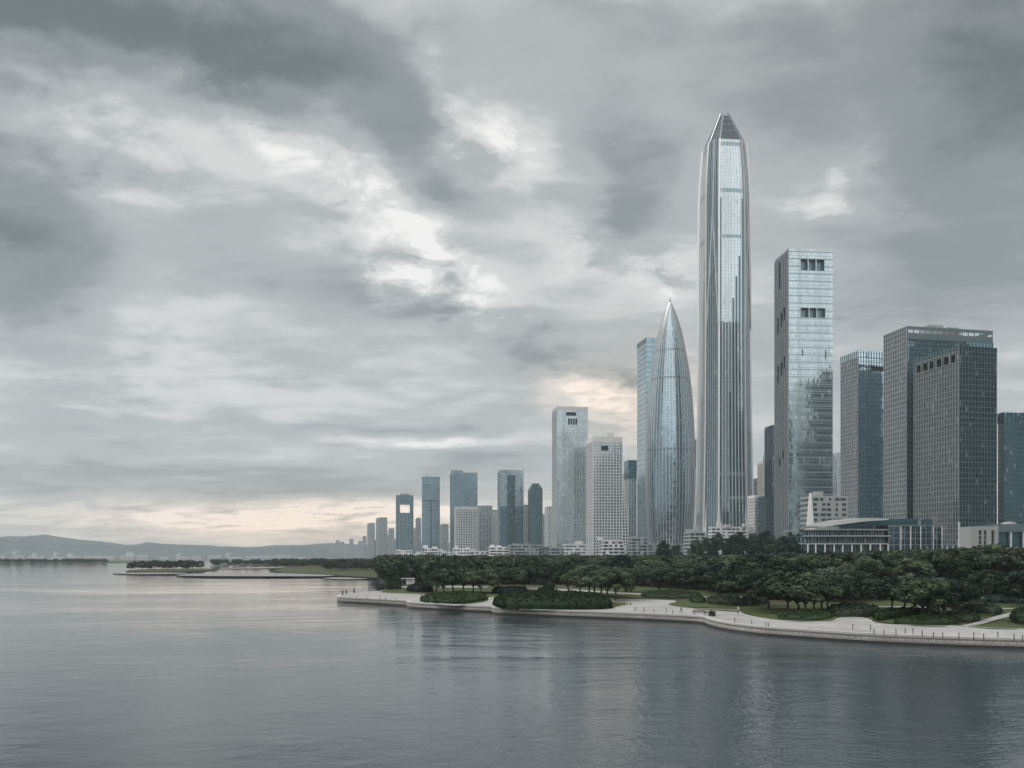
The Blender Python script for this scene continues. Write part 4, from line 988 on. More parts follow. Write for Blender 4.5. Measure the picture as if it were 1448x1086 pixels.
def tree_proto(seed, H, W, trunk, form, cnt, size, m):
    """meshes of trunk and crown, base at the origin; form 'broad' spreads like an umbrella, 'round' is rounder, 'dense' reaches the ground, 'tall' is upright"""
    rnd = random.Random(seed); lv = Leaves(); tk = MB(); R_ = W / 2; ch = H - trunk
    tk.tube([(0, 0, -.3), (0, 0, .3), (rnd.uniform(-.15, .15), rnd.uniform(-.15, .15), trunk * .6), (rnd.uniform(-.3, .3), rnd.uniform(-.3, .3), trunk), (0, 0, trunk + ch * .55)], [.34 * H / 10, .25 * H / 10, .2 * H / 10, .18 * H / 10, .05], 7)
    n = {'broad': 32, 'round': 30, 'dense': 40, 'tall': 44}[form]
    cs = []
    for i in range(n):
        for _ in range(30):
            th = rnd.random() * 6.283
            if form == 'broad': zf = rnd.random() ** .7; rr = R_ * math.sqrt(max(0, 1 - (zf * .96) ** 2.4)) * (.25 + .75 * math.sqrt(rnd.random())); z = trunk * .95 + ch * (.16 + .74 * zf)
            elif form == 'round': zf = rnd.random(); rr = R_ * math.sqrt(max(.05, 1 - (2 * zf - .75) ** 2 * .62)) * (.3 + .62 * math.sqrt(rnd.random())); z = trunk + ch * (.08 + .82 * zf)
            elif form == 'dense': zf = rnd.random() ** 1.15; rr = R_ * (1 - .75 * zf ** 1.4) * (.35 + .6 * math.sqrt(rnd.random())); z = .6 + (H - 1.4) * zf
            else: zf = rnd.random(); rr = R_ * (math.sin(math.pi * (.16 + .8 * zf)) ** .8) * (.3 + .6 * math.sqrt(rnd.random())); z = trunk + ch * (.04 + .88 * zf)
            c = Vector((rr * math.cos(th), rr * math.sin(th), z))
            if all((c - o).length > R_ * .27 for o, _ in cs): break
        cs.append((c, R_ * rnd.uniform(.22, .36)))
    for c, r in cs:
        base = .14 + .6 * rnd.random() ** 1.2
        lv.clump(c, r, int(cnt / n * (r / (.29 * R_)) ** 2), size, rnd, base)
    for c, r in rnd.sample(cs, 9):
        mid = Vector((c.x * .4, c.y * .4, trunk + (c.z - trunk) * .45)) if c.z > trunk else Vector((c.x * .5, c.y * .5, c.z * .8))
        tk.tube([(0, 0, trunk * .8), mid, c], [.12 * H / 10, .08 * H / 10, .03], 5)
    me = lv.mesh('crown', m); t_ = tk.build('trunk', M['bark']); tm = t_.data; bpy.data.objects.remove(t_); return tm, me
P_BROAD = [tree_proto(20 + i, 9.5, 9.5, 3.0, 'broad', 3800, .34, M['leaf']) for i in range(4)]
P_ROUND = [tree_proto(40 + i, 11, 9, 2.6, 'round', 3600, .36, M['leaf']) for i in range(3)]
P_DARK = [tree_proto(60 + i, 11, 9.5, 2.4, 'round', 3600, .36, M['leaf_dark']) for i in range(2)]
P_DENSE = [tree_proto(70, 11, 9, .5, 'dense', 4200, .36, M['leaf_dark'])]
P_TALL = [tree_proto(80 + i, 22, 12, 3.5, 'tall', 3800, .6, M['leaf_dark']) for i in range(2)]
P_FAR = [tree_proto(90 + i, 11, 10, 2.5, 'round', 1100, .65, M['leaf_dark']) for i in range(3)]
placed = []
def tree(x, y, z, proto, h, native, label, group, wide=1.0):
    e_ = empty('tree', (x, y, z), label, 'tree', group)
    s = h / native; e_.scale = (s * wide, s * wide, s); e_.rotation_euler = (0, 0, random.random() * 6.283)
    for nm, me in (('trunk', proto[0]), ('crown', proto[1])):
        o = bpy.data.objects.new(nm, me); COL.objects.link(o); o.parent = e_
    placed.append((x, y)); return e_
# --- trees whose trunks can be told apart in the photograph: base column, base row, top row
near = [
 ('dense', 556, 833.5, 801, 1.0, 'dense dark tree leafy to the ground, on the rounded tip of the promenade', None),
 ('broad', 617, 838, 806, 1.25, 'umbrella tree in the clump behind the low mounded hedge', 'trees behind the low mounded hedge'),
 ('broad', 627, 841, 804, 1.2, '', 'trees behind the low mounded hedge'), ('broad', 641, 837, 802, 1.2, '', 'trees behind the low mounded hedge'),
 ('broad', 656, 837.5, 805, 1.25, '', 'trees behind the low mounded hedge'), ('broad', 669, 838, 804, 1.2, '', 'trees behind the low mounded hedge'), ('broad', 679, 839.5, 806, 1.2, '', 'trees behind the low mounded hedge'),
 ('broad', 706, 838, 802, 1.2, 'lone spreading tree with a leaning trunk between the mounded hedge and the long hedge', None),
 ('broad', 727, 834, 803, 1.1, 'pale-leaved tree on the lawn beside the lone spreading tree', None), ('round', 742, 833, 801, 1.1, 'round tree behind the dark shrub mound on the lawn', None),
 ('broad', 803, 838, 806, 1.15, 'slim-trunked tree in the row behind the long dark hedge', 'row of slim-trunked trees behind the long hedge'),
 ('broad', 821, 840.5, 803, 1.15, '', 'row of slim-trunked trees behind the long hedge'), ('broad', 833, 842.5, 800, 1.15, '', 'row of slim-trunked trees behind the long hedge'),
 ('broad', 840.5, 842.5, 802, 1.2, '', 'row of slim-trunked trees behind the long hedge'), ('broad', 851, 844, 799, 1.2, '', 'row of slim-trunked trees behind the long hedge'),
 ('broad', 858, 847, 803, 1.15, '', 'row of slim-trunked trees behind the long hedge'), ('broad', 870, 849.5, 806, 1.1, '', 'row of slim-trunked trees behind the long hedge'),
 ('broad', 885, 838, 803, 1.1, 'tree of the pair on the lawn beside the slim-trunked row', 'pair on the lawn beside the slim-trunked row'), ('broad', 893, 837.5, 804, 1.1, '', 'pair on the lawn beside the slim-trunked row'),
 ('broad', 932, 835, 801, 1.15, 'tree of the pair standing on the shaded lawn below the tallest tower', 'pair on the shaded lawn'), ('broad', 944, 836.5, 802, 1.15, '', 'pair on the shaded lawn'),
 ('round', 975, 834, 803, 1.1, 'small round tree at the back of the shaded lawn below the tallest tower', None), ('round', 1030, 846, 808, 1.15, 'leafy pale tree behind the low dark hedge at the bend of the promenade', None),
 ('broad', 1060, 856.5, 807, 1.2, 'pale-trunked tree at the end of the low dark hedge by the bend', None), ('broad', 1087, 862, 806, 1.2, 'light-trunked tree between the low dark hedge and the groundcover bed', None),
 ('broad', 1114, 867.5, 807, 1.2, 'spreading tree standing in the groundcover bed by the promenade', 'trees in the groundcover bed'),
 ('broad', 1128, 868, 809, 1.15, '', 'trees in the groundcover bed'), ('broad', 1140, 869, 812, 1.1, '', 'trees in the groundcover bed'), ('broad', 1152, 867, 814, 1.05, '', 'trees in the groundcover bed'), ('broad', 1162, 866, 812, 1.1, '', 'trees in the groundcover bed'), ('broad', 1171, 862, 813, 1.1, '', 'trees in the groundcover bed'),
 ('dense2', 1204.5, 857, 803, 1.15, 'dark round tree with one thick trunk between the two planted beds', None),
 ('broad', 1262, 862, 818, 1.1, 'wide umbrella tree growing from the ringed hedge bed', 'umbrella trees in the ringed bed'),
 ('broad', 1279, 863, 816, 1.2, '', 'umbrella trees in the ringed bed'), ('broad', 1293, 870, 814, 1.2, '', 'umbrella trees in the ringed bed'), ('broad', 1305, 875, 817, 1.1, '', 'umbrella trees in the ringed bed'),
 ('broad', 1313, 877, 820, 1.05, '', 'umbrella trees in the ringed bed'), ('broad', 1328, 868, 816, 1.15, '', 'umbrella trees in the ringed bed'), ('broad', 1335, 877, 822, 1.05, '', 'umbrella trees in the ringed bed'), ('broad', 1352, 866, 819, 1.1, '', 'umbrella trees in the ringed bed'),
 ('round', 1440, 857, 806, 1.1, 'pale-trunked tree behind the straight dark hedge at the edge of the picture', None), ('round', 1398, 848, 805, 1.1, 'round tree behind the long clipped hedge', None)]
glab = {}
for i, (fm, px, pb, pt, wd, lab, grp) in enumerate(near):
    p = G(px, pb, TOP); h = (pb - pt) / F * p.y
    if grp: lab = glab.setdefault(grp, lab)
    pr, nat = {'broad': (P_BROAD[i % 4], 9.5), 'round': (P_ROUND[i % 3], 11), 'dense': (P_DENSE[0], 11), 'dense2': (P_DARK[0], 11)}[fm]
    tree(p.x, p.y, TOP, pr, h, nat, lab, grp, wd * (1.0 if fm == 'dense' else 1.22))
# --- the wooded park behind
marks = [(560, 'below the gate-like tower'), (608, 'below the stepped-roof tower'), (658, 'below the broad glass tower'), (722, 'below the twin-panel tower'), (775, 'below the round-shouldered tower'), (806, 'below the notched tower'),
         (858, 'below the white gridded tower'), (945, 'below the bullet-shaped tower'), (1024, 'below the tallest tower'), (1078, 'beside the tallest tower'), (1135, 'below the banded slab tower'), (1215, 'below the blue glass tower'), (1290, 'below the widest block'), (1356, 'below the dark gridded block'), (1430, 'below the dark edge tower')]
rows = [(-9, 22, 'front row of the wood'), (22, 55, 'second row of the wood'), (55, 115, 'middle of the wood'), (115, 3000, 'back of the wood')]
clear = [g0(L, TOP) for L in lawns] + [g0(L, TOP) for L in paths] + [inner[:] + edge[:0]]
def inside(p, L):
    c = False; n = len(L)
    for i in range(n):
        a, b = L[i], L[(i + 1) % n]
        if (a.y > p.y) != (b.y > p.y) and p.x < (b.x - a.x) * (p.y - a.y) / (b.y - a.y) + a.x: c = not c
    return c
front = [(545,827),(600,825),(690,826),(760,826.5),(800,825),(900,828.5),(1000,836),(1060,847),(1180,850),(1230,848),(1330,847),(1448,846),(1560,848)]     # the wood's front edge
def frow(px):
    for (a, ya), (b, yb) in zip(front, front[1:]):
        if a <= px <= b: return ya + (yb - ya) * (px - a) / (b - a)
    return 829
rnd = random.Random(5); cand = []
for _ in range(60000):
    y = 180 + 380 * rnd.random(); x = rnd.uniform(-70, 380); px = CX + x / y * F; py = HY + (EYE - TOP) / y * F
    if px < 548 or px > 1490 or py > frow(px): continue
    if y > 360 and px < 548 + (y - 360) * .0: continue
    cand.append((y, x, px))
cand.sort(key=lambda c: c[0] + rnd.random() * 14)
cnt = 0; LIM = 300 - len(near) - 22; cell = {}
for y, x, px in cand:
    if cnt >= LIM: break
    sp = 8.6 if y < 330 else 9.4; k = (int(x // 10), int(y // 10))
    if any((x - a) ** 2 + (y - b) ** 2 < sp * sp for i in (-1, 0, 1) for j in (-1, 0, 1) for a, b in cell.get((k[0] + i, k[1] + j), ())): continue
    if any((x - a) ** 2 + (y - b) ** 2 < 16 for a, b in placed[:len(near)]): continue
    cell.setdefault(k, []).append((x, y))
    where = min(marks, key=lambda q: abs(q[0] - px))[1]; row = [q[2] for q in rows if q[0] <= y - (EYE - TOP) * F / (frow(px) - HY) < q[1]][0]
    kind = rnd.choice(('broad', 'round', 'round', 'dark'))
    lab = {'broad': 'spreading tree in the ', 'round': 'round-crowned tree in the ', 'dark': 'dark bushy tree in the '}[kind] + row + ' ' + where
    pr, nat = {'broad': (rnd.choice(P_BROAD), 9.5), 'round': (rnd.choice(P_ROUND), 11), 'dark': (rnd.choice(P_DARK), 11)}[kind]
    hmax = 6.8 + 6.0 * rnd.random() ** .8 + max(0, px - 980) / 470 * 4.0 + max(0, y - 300) * .008
    tree(x, y, TOP, pr, hmax, nat, lab, lab.split(' in the ')[0] + 's, ' + row + ' ' + where, rnd.uniform(1.05, 1.7)); cnt += 1
print('trees in the wood', cnt, 'deepest', y)
DEEP = y
# --- the rest of the wood reads as one mass
def mass(name, spots, protos, nat, label=None):
    V, Fc, T = [], [], []
    for (x, y, h) in spots:
        pr = rnd.choice(protos)[1]; s = h / nat; a = rnd.random() * 6.283; ca, sa = math.cos(a), math.sin(a); wd = rnd.uniform(1, 1.3); o = len(V)
        V += [(x + (v.co.x * ca - v.co.y * sa) * s * wd, y + (v.co.x * sa + v.co.y * ca) * s * wd, TOP + v.co.z * s) for v in pr.vertices]
        Fc += [tuple(i + o for i in p.vertices) for p in pr.polygons]; dt = rnd.uniform(-.15, .15); T += [min(1, max(0, d.value + dt)) for d in pr.attributes['tone'].data]
    me = bpy.data.meshes.new(name); me.from_pydata(V, [], Fc); at = me.attributes.new('tone', 'FLOAT', 'FACE'); at.data.foreach_set('value', T)
    me.materials.append(M['leaf_dark']); me.update(); o = bpy.data.objects.new(name, me); COL.objects.link(o); tag(o, label, None, None, 'stuff'); return o
spots = []
for _ in range(9000):
    y = rnd.uniform(DEEP - 15, 640); x = rnd.uniform(-80, 420); px = CX + x / y * F
    if px < 545 or px > 1480 or (px > 1120 and y > 545): continue
    if all((x - a) ** 2 + (y - b) ** 2 > 90 for a, b, _ in spots): spots.append((x, y, 11.2 + 2.2 * rnd.random() + max(0, px - 900) / 550 * 3.5))
for _ in range(3000):
    y = rnd.uniform(640, 1060); x = rnd.uniform(-170, 260); px = CX + x / y * F
    if px < 535 or px > 1100 or y > 1000 + (px - 900) * .05: continue
    if all((x - a) ** 2 + (y - b) ** 2 > 260 for a, b, _ in spots): spots.append((x, y, 13 + 2 * rnd.random()))
mass('woods', spots, P_FAR, 11, 'dense wood filling the park behind the front trees'); print('mass', len(spots))
# --- tall dark trees in front of the tallest tower
for i, (px, top, Y) in enumerate([(938, 764, 700), (955, 768, 690), (985, 763, 680), (1000, 757, 690), (1015, 754, 700), (1030, 757, 680), (1042, 752, 700), (1055, 758, 690), (1068, 754, 700), (1082, 747, 690), (1092, 757, 680), (1107, 755, 640), (1124, 764, 600)]):
    tree(XP(px, Y), Y, TOP, P_TALL[i % 2], HZ(top, Y) - TOP, 22, 'tall dark tree rising over the wood at the foot of the tallest tower', 'tall dark trees at the foot of the tallest tower', rnd.uniform(.75, 1.0))
# --- trees on the far shores
FG = [(185,806,795), (192,806,793.5), (201,806.5,793), (211,806.5,793), (219,806,792), (229,806,793), (237,806.5,792), (246,806,793), (257,806,792), (264,806.5,791.5), (272,806,792), (283,805.5,793)]
for px, pb, pt in FG:
    p = G(px, pb, .7); tree(p.x, p.y, .7, P_FAR[len(placed) % 3], (pb - pt) / F * p.y, 11, 'dark spreading tree in the row on the small island in the bay', 'trees on the small island', 1.15)
sp2 = []
for _ in range(1200):
    px = rnd.uniform(384, 556); py = rnd.uniform(802.2, 812); p = G(px, py, 0)
    if px < 460 and py > 804.5 - (px - 384) * .0: continue
    if px > 455 and py > 809.5: continue
    if all((p.x - a) ** 2 + (p.y - b) ** 2 > 110 for a, b, _ in sp2): sp2.append((p.x, p.y, rnd.uniform(7, 11.5)))
mass('shore_woods', sp2, P_FAR, 11, 'dark band of trees along the far shore beyond the promenade tip')
sp3 = []
for _ in range(700):
    px = rnd.uniform(-40, 470); Y = rnd.uniform(1750, 2300) if px < 170 else rnd.uniform(1250, 1700); x = XP(px, Y)
    if 150 < px < 300 or (px > 170 and rnd.random() < .0): continue
    if all((x - a) ** 2 + (Y - b) ** 2 > 260 for a, b, _ in sp3): sp3.append((x, Y, rnd.uniform(5, 10)))
mass('far_woods', sp3, P_FAR, 11, 'low dark treeline on the far shore across the bay')
isle('far_lawn', [(296,798.6),(330,797.4),(420,796.6),(470,797),(470,799.5),(400,800.5),(320,800)], .8, M['grass'])
# --- hedges and planted mounds
def hedge(name, L, h, label, m='leaf_hedge', leaf=.26, dens=26, cat='hedge', z=TOP + .1):
    pts = closed(g0(L, TOP), 2); cx = sum(p.x for p in pts) / len(pts); cy = sum(p.y for p in pts) / len(pts); c = Vector((cx, cy, 0))
    rr = random.Random(int(L[0][0])); lv = Leaves(); mb = MB(); area = 0
    prof = [(1.0, 0.0), (.99, .45), (.95, .75), (.86, .93), (.70, 1.0), (.35, 1.03), (.04, 1.04)]
    lay = []
    for f, zf in prof:
        lay.append([Vector((c.x + (p.x - c.x) * f, c.y + (p.y - c.y) * f, z + h * zf * .9 * (1 + .16 * mnoise.noise(Vector((p.x * .35, p.y * .35, zf)))))) for p in pts])
    n = len(pts)
    for a, b in zip(lay, lay[1:]):
        for i in range(n):
            j = (i + 1) % n; q = [a[i], a[j], b[j], b[i]]; mb.face(q)
            ar = (q[1] - q[0]).cross(q[3] - q[0]).length; nn = (q[1] - q[0]).cross(q[3] - q[0])
            if nn.length < 1e-6: continue
            nn.normalize()
            k = ar * dens; k = int(k) + (rr.random() < k - int(k))
            for _ in range(k):
                u, v = rr.random(), rr.random(); pt = q[0].lerp(q[1], u).lerp(q[3].lerp(q[2], u), v)
                bump = mnoise.noise(pt * .8); tone = min(1, max(0, .42 + .5 * bump + rr.gauss(0, .16)))
                lv.quad(pt + nn * (bump * .55 + .35 * mnoise.noise(pt * 2.3) + rr.random() ** 3 * .55), (nn + Vector((rr.gauss(0, .5), rr.gauss(0, .5), rr.gauss(.2, .5)))).normalized(), leaf * rr.uniform(.7, 1.3), tone, rr)
    mb.face(lay[-1])
    i0 = len(lv.v); lv.v += [Vector(v) for v in mb.v]; lv.f += [tuple(i + i0 for i in f) for f in mb.f]; lv.t += [.1] * len(mb.f)
    me = lv.mesh(name, M[m]); me.transform(Matrix.Translation(-c)); o = bpy.data.objects.new(name, me); COL.objects.link(o); o.location = c; return tag(o, label, cat)
hedge('hedge', [(592,851.5),(600,847),(625,842.5),(660,841),(688,845),(688,849),(660,853),(625,855)], 1.5, 'low mounded hedge on the promenade next to the long dark hedge')
hedge('hedge', [(697,860),(700,852),(740,848),(800,848),(850,851),(866,857),(862,861.5),(800,863.5),(740,862.5)], 2.9, 'long dark hedge with a bulging front directly above the seawall', 'leaf_hedge', .3)
hedge('shrub', [(575,835),(590,834),(612,834.5),(611,837.5),(592,838),(577,837)], 2.3, 'dark rounded shrub beside the dense tree on the promenade tip', 'leaf_dark', cat='shrub')
hedge('shrub', [(695,838),(720,836),(745,837),(746,840),(720,841),(698,840)], 1.9, 'dark shrub mound on the lawn behind the end of the long hedge', 'leaf_dark', cat='shrub')
hedge('shrub', [(758,842),(766,839),(776,841),(778,845),(766,846)], 2.2, 'dark round bush poking up behind the middle of the long hedge', 'leaf_dark', cat='shrub')
hedge('shrub', [(768,833.5),(776,831),(784,833),(782,836),(772,836)], 3.2, 'clipped dome bush beside the park path', 'leaf_dark', cat='shrub')
hedge('hedge', [(906,842),(950,840),(990,842),(992,846),(950,847.5),(908,846)], 1.3, 'dark low hedge on the shaded lawn below the tallest tower', 'leaf_dark')
hedge('hedge', [(1000,851),(1030,848),(1075,849),(1090,853),(1060,857),(1002,856)], 1.9, 'low dark hedge at the bend of the promenade', 'leaf_dark')
hedge('shrub', [(975,850),(985,848),(998,849.5),(996,853.5),(980,853.5)], 1.3, 'small light bush at the end of the low dark hedge', 'leaf_bed', cat='shrub')
hedge('planting_bed', [(1098,873),(1130,868.5),(1172,868.5),(1179,875),(1150,879.5),(1105,878)], .9, 'oval bed of pale groundcover along the promenade', 'leaf_bed', cat='flower bed')
hedge('hedge', [(1170,864),(1200,860),(1244,863),(1243,871),(1205,874),(1172,872)], 1.5, 'dark oval hedge between the groundcover bed and the ringed bed', 'leaf_dark')
hedge('hedge', [(1233,874),(1250,867),(1300,864.5),(1330,869),(1300,872),(1262,875),(1245,880)], 1.1, 'curved outer hedge of the ringed bed', 'leaf_hedge')
hedge('hedge', [(1256,883),(1290,877),(1340,876),(1357,880),(1352,885),(1300,886)], 1.0, 'smooth low green mound at the front of the ringed bed', 'leaf_hedge', .2)
hedge('hedge', [(1336,873),(1360,870.5),(1386,876),(1384,880),(1358,881),(1340,878)], 1.3, 'dark pointed hedge beside the ringed bed', 'leaf_dark')
hedge('hedge', [(1334,857),(1370,855),(1410,863),(1418,869),(1400,870.5),(1350,864)], 1.5, 'long clipped hedge running back behind the ringed bed', 'leaf_dark')
hedge('hedge', [(1355,850),(1448,849),(1500,851),(1500,855),(1400,854),(1357,853)], 1.6, 'straight dark hedge along the edge of the wood behind the clipped hedge', 'leaf_dark')
hedge('shrub', [(1428,877),(1440,870),(1470,869),(1480,878),(1460,884),(1436,883)], 2.0, 'rounded dark bush cut off by the edge of the picture', 'leaf_hedge', cat='shrub')
# ================================================================ small things on the promenade
M['post'] = plain('dark_painted_metal', (.035,.037,.04), .5, .3, .1, 2.0)
def bollard_mesh():
    mb = MB(); mb.tube([(0,0,0),(0,0,.08),(0,0,.09),(0,0,.85),(0,0,.9),(0,0,1.0),(0,0,1.04)], [.11,.11,.065,.06,.085,.085,.03], 12); return mb
b0 = bollard_mesh().build('bollard', M['post']); b0.location = (0, 0, 0)
spots_b = [(1206,889.5),(1231,891),(1236,896.5),(1250,897.5),(1267,898.5),(1280,895),(1291,896),(1304,900),(1320,901.3),(1333,902),(1356,903),(1377,904.3),(1391,905),(1411,902),(1434,906.4),(1446,906.8),
           (911,865.3),(925,866),(942,866.6),(951.5,867.8),(980,867),(1063,884),(1083,886),(1086.5,886.5),(1039,881),(520,846.8),(537,847.3),(545,848.4),(900,862.5),(897,864),(560,849),(505,846.3)]
bg = 'bollards along the water side of the promenade'
proto_used = False
for px, py in spots_b:
    p = G(px, py, TOP + .06)
    o = b0 if not proto_used else b0.copy()
    if proto_used: COL.objects.link(o)
    proto_used = True; o.location = (p.x, p.y, TOP + .06); o.scale = (1, 1, .75 + .35 * ((px * 7) % 5) / 5)
    lab = 'dark bollard on the broad pale promenade in front of the planted beds' if px > 1190 else 'dark bollard on the promenade at the bend' if px > 895 else 'dark bollard on the promenade tip'
    tag(o, lab, 'bollard', lab.replace('dark bollard', 'bollards'))
# three stubby mooring posts on the back wall of the tip
for px, py in ((484.5, 840.6), (489.7, 839.6), (501, 838)):
    mb = MB(); mb.tube([(0,0,0),(0,0,.2),(0,0,1.0),(0,0,1.1),(0,0,1.35)], [.32,.22,.2,.36,.3], 12); p = G(px, py, TOP + .16); o = mb.build('mooring_post', M['post']); o.location = (p.x, p.y, TOP + .1)
    tag(o, 'stubby dark mooring post on the rear edge of the promenade tip', 'mooring post', 'mooring posts on the promenade tip')
# lamp posts
for px, py, lab in ((1048, 867, 'slim lamp post at the bend of the promenade'), (1389, 869, 'slim lamp post beside the light path near the rounded dark bush'), (522, 838.5, 'slim lamp post on the promenade tip')):
    p = G(px, py, TOP + .06); r = empty('lamp_post', (p.x, p.y, TOP + .06), lab, 'lamp post'); mb = MB(); z = TOP + .06
    mb.tube([(p.x,p.y,z),(p.x,p.y,z+.3),(p.x,p.y,z+3.4)], [.11,.06,.045], 8); mb.build('pole', M['post'], r)
    mb = MB(); mb.tube([(p.x,p.y,z+3.4),(p.x,p.y,z+3.5),(p.x,p.y,z+3.75),(p.x,p.y,z+3.82)], [.1,.26,.26,.08], 10); mb.build('lamp_head', M['steel_dark'], r)
# bench with people's bags beside it
def bench(px, py, ang, lab):
    p = G(px, py, TOP + .06); r = empty('park_bench', (p.x, p.y, TOP + .06), lab, 'bench'); z = TOP + .06; ca, sa = math.cos(R(ang)), math.sin(R(ang))
    q = lambda x, y: (p.x + x * ca - y * sa, p.y + x * sa + y * ca)
    s = MB(); 
    for k in range(4): s.box((*q(0, -.2 + .13 * k), z + .42), (2.4, .10, .05), R(ang))
    s.build('seat', M['bark'], r); s = MB()
    for k in range(3): s.box((*q(0, .26), z + .55 + .14 * k), (2.4, .05, .10), R(ang))
    s.build('backrest', M['bark'], r)
    for x in (-1, 1):
        s = MB(); s.box((*q(x, -.15), z), (.07, .07, .42), R(ang)); s.box((*q(x, .26), z), (.07, .07, .95), R(ang)); s.build('leg', M['post'], r)
bench(989, 869.2, -6, 'dark bench at the bend of the promenade, farther from the planter bush'); bench(1004, 870.6, -10, 'dark bench at the bend of the promenade, beside the planter bush')
hedge('planter_bush', [(1003,870.5),(1007,869.5),(1012,870.5),(1010,872),(1005,872)], .8, 'small ragged planter bush beside the benches at the bend', 'leaf_dark', .18, 40, 'bush', TOP + .06)
# white pavilion behind the dense tree on the tip
def pavilion(px, py, lab, w_=6, h_=2.6):
    p = G(px, py, TOP); r = empty('pavilion', (p.x, p.y, TOP), lab, 'pavilion'); z = TOP + .05
    s = MB(); s.box((p.x, p.y, z + h_), (w_, 4, .35)); s.build('roof', M['white_wall'], r)
    s = MB(); s.box((p.x + w_ * .15, p.y + .6, z), (w_ * .6, 2.2, h_ - .01)); s.build('wall', M['white_wall'], r)
    for x in (-.46, 0, .46):
        for y in (-1.8, 1.8):
            s = MB(); s.tube([(p.x + x * w_, p.y + y, z), (p.x + x * w_, p.y + y, z + h_)], [.12, .12], 8); s.build('column', M['white_steel'], r)
pavilion(577, 826.5, 'small white pavilion behind the dense tree on the promenade tip')
# people, each one continuous skinned body
def person_mat(name, top, legs):
    m, t, p = mat(name); z = t.sep(t.node('ShaderNodeTexCoord').outputs['Object'])[2]
    c = t.ramp(t.m('DIVIDE', z, 1.8), [(0, (.03,.03,.03)), (.045, legs), (.50, top), (.835, (.42,.28,.21)), (.925, (.02,.018,.016))], 'CONSTANT'); setp(t, p, base=c, rough=.8); return m
def person(px, py, rot, pose, top, legs, lab):
    sw = .24 if pose == 'walk' else .03
    J = [(0,0,.96,.145,.105), (0,0,1.2,.13,.095), (0,0,1.40,.16,.10), (0,0,1.50,.055,.055), (0,-.02,1.60,.085,.10), (0,-.01,1.70,.08,.095),
         (.09,0,.90,.085,.085), (.10,-sw,.50,.062,.062), (.10,-sw*1.0+.03,.08,.042,.045), (.10,-sw-.13,.04,.04,.035),
         (-.09,0,.90,.085,.085), (-.10,sw*.6,.50,.062,.062), (-.10,sw*1.5,.10,.042,.045), (-.10,sw*1.5-.13,.05,.04,.035),
         (.2,0,1.40,.05,.05), (.24,sw*.6,1.14,.042,.042), (.25,sw*.6-.10,.90,.032,.032), (.25,sw*.6-.13,.80,.03,.02),
         (-.2,0,1.40,.05,.05), (-.24,-sw*.6,1.14,.042,.042), (-.25,-sw*.6-.12,.90,.032,.032), (-.25,-sw*.6-.15,.80,.03,.02)]
    E = [(0,1),(1,2),(2,3),(3,4),(4,5),(0,6),(6,7),(7,8),(8,9),(0,10),(10,11),(11,12),(12,13),(2,14),(14,15),(15,16),(16,17),(2,18),(18,19),(19,20),(20,21)]
    me = bpy.data.meshes.new('person'); me.from_pydata([j[:3] for j in J], E, []); o = bpy.data.objects.new('person', me); COL.objects.link(o)
    o.modifiers.new('skin', 'SKIN'); me.skin_vertices or None
    for sv, j in zip(me.skin_vertices[0].data, J): sv.radius = (j[3], j[4])
    me.skin_vertices[0].data[0].use_root = True
    o.modifiers.new('sub', 'SUBSURF').levels = 1; o.modifiers['sub'].render_levels = 2
    me.materials.append(person_mat('clothed_figure', top, legs)); p = G(px, py, TOP + .06); o.location = (p.x, p.y, TOP + .06 if 'lawn' not in lab else TOP + .14); o.rotation_euler = (0, 0, R(rot)); tag(o, lab, 'person')
person(963, 867.5, 70, 'walk', (.05,.05,.06), (.04,.045,.06), 'person in dark clothes striding along the promenade before the bend')
person(1044, 868.5, 200, 'stand', (.5,.48,.45), (.04,.04,.05), 'person in a pale top standing at the lawn corner by the bend')
person(805, 839.2, 120, 'walk', (.06,.06,.07), (.03,.03,.04), 'person in dark clothes on the park path behind the long hedge')
person(787, 833.6, 20, 'stand', (.08,.06,.05), (.03,.035,.05), 'person in brown standing beside the clipped dome bush')
person(596, 846, 250, 'walk', (.08,.08,.1), (.03,.03,.05), 'person walking past the end of the low mounded hedge')
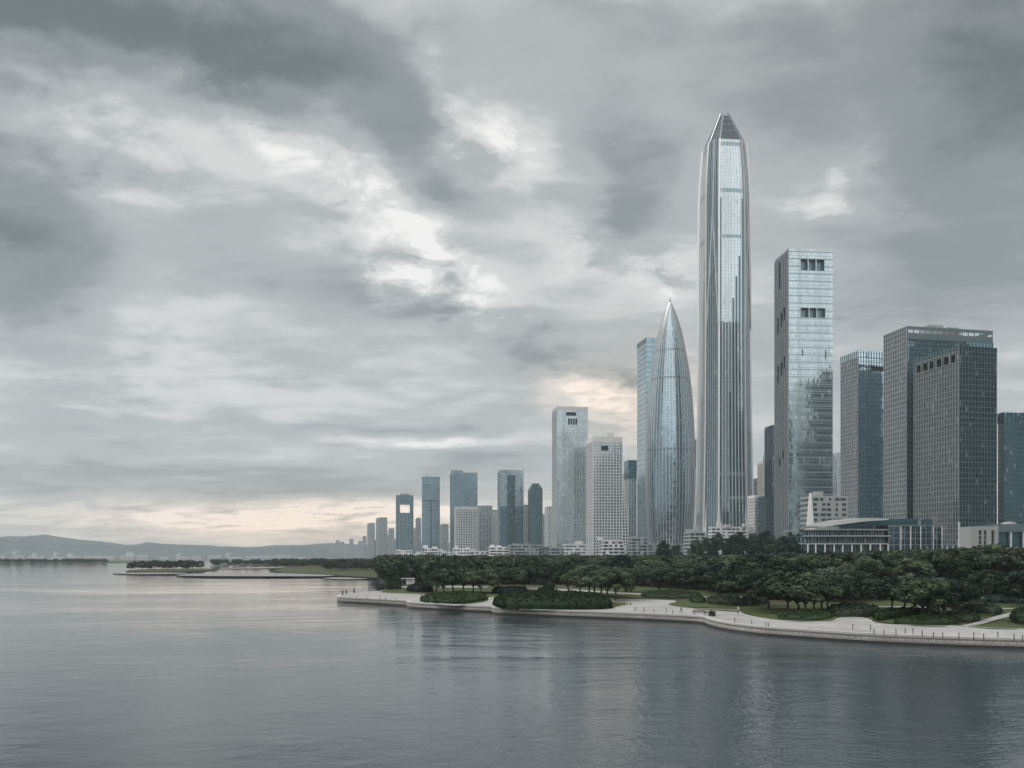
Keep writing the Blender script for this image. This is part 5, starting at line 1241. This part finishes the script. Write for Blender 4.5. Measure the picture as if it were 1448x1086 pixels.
# ================================================================ the far port: sheds and cranes across the bay
def crane(px, Y, h, lab):
    x = XP(px, Y); r = empty('port_crane', (x, Y, 0), lab, 'crane', 'port cranes across the bay'); s = MB()
    for a in (-6, 6):
        for b in (-8, 8): s.bar((x + a, Y + b, 0), (x + a * .8, Y + b, h * .62), 1.6, 1.6, (0, 1, 0))
    s.bar((x - 6, Y, h * .62), (x + 6, Y, h * .62), 3, 16, (0, 1, 0)); s.build('portal_legs', M['white_steel'], r)
    s = MB(); s.bar((x - 14, Y, h * .66), (x + 26, Y, h * .78), 2.4, 2.4, (0, 0, 1)); s.bar((x, Y, h * .62), (x - 2, Y, h), 2, 2, (0, 1, 0)); s.bar((x - 2, Y, h), (x + 24, Y, h * .77), .8, .8, (0, 1, 0)); s.build('boom', M['white_steel'], r)
for px, h in ((20, 60), (48, 42), (78, 48), (98, 40), (181, 52), (186, 46), (252, 44), (322, 46)): crane(px, 5200, h, 'pale port crane far across the bay, small against the hills')
rn = random.Random(3)
for i in range(18):
    px = 4 + i * 25 + rn.uniform(-6, 6); Y = 4700 + rn.uniform(-200, 300); wd = rn.uniform(40, 95); h = rn.uniform(8, 20); x = XP(px, Y); r = empty('port_shed', (x, Y, 0), 'long pale port shed far across the bay, below the hills', 'building', 'port sheds across the bay')
    s = MB(); s.box((x, Y, -.2), (wd, 30, h)); s.build('wall', M['concrete_wall'], r); s = MB(); s.hexa([(x-wd/2-1,Y-16,h-.19),(x+wd/2+1,Y-16,h-.19),(x+wd/2+1,Y+16,h-.19),(x-wd/2-1,Y+16,h-.19)], [(x-wd/2,Y-2,h+4),(x+wd/2,Y-2,h+4),(x+wd/2,Y+2,h+4),(x-wd/2,Y+2,h+4)]); s.build('roof', M['roof'], r)
isle('port_land', [(-80,790.9),(200,791.0),(440,790.9),(440,790.2),(-80,790.2)], 1.0, M['city'])
# ================================================================ air
m = bpy.data.materials.new('pale_air'); m.use_nodes = True; t = NT(m.node_tree); t.n.remove(t.n['Principled BSDF'])
v = t.node('ShaderNodeVolumePrincipled', {'Color': (.82, .93, 1.0, 1), 'Density': 0.68e-4, 'Anisotropy': .2}); t.l.new(v.outputs[0], t.n['Material Output'].inputs['Volume'])
hb = MB(); hb.prism([Vector((-6900, -450, 0)), Vector((6900, -450, 0)), Vector((6900, 6900, 0)), Vector((-6900, 6900, 0))], -2, 640); tag(hb.build('haze', m), kind='stuff')
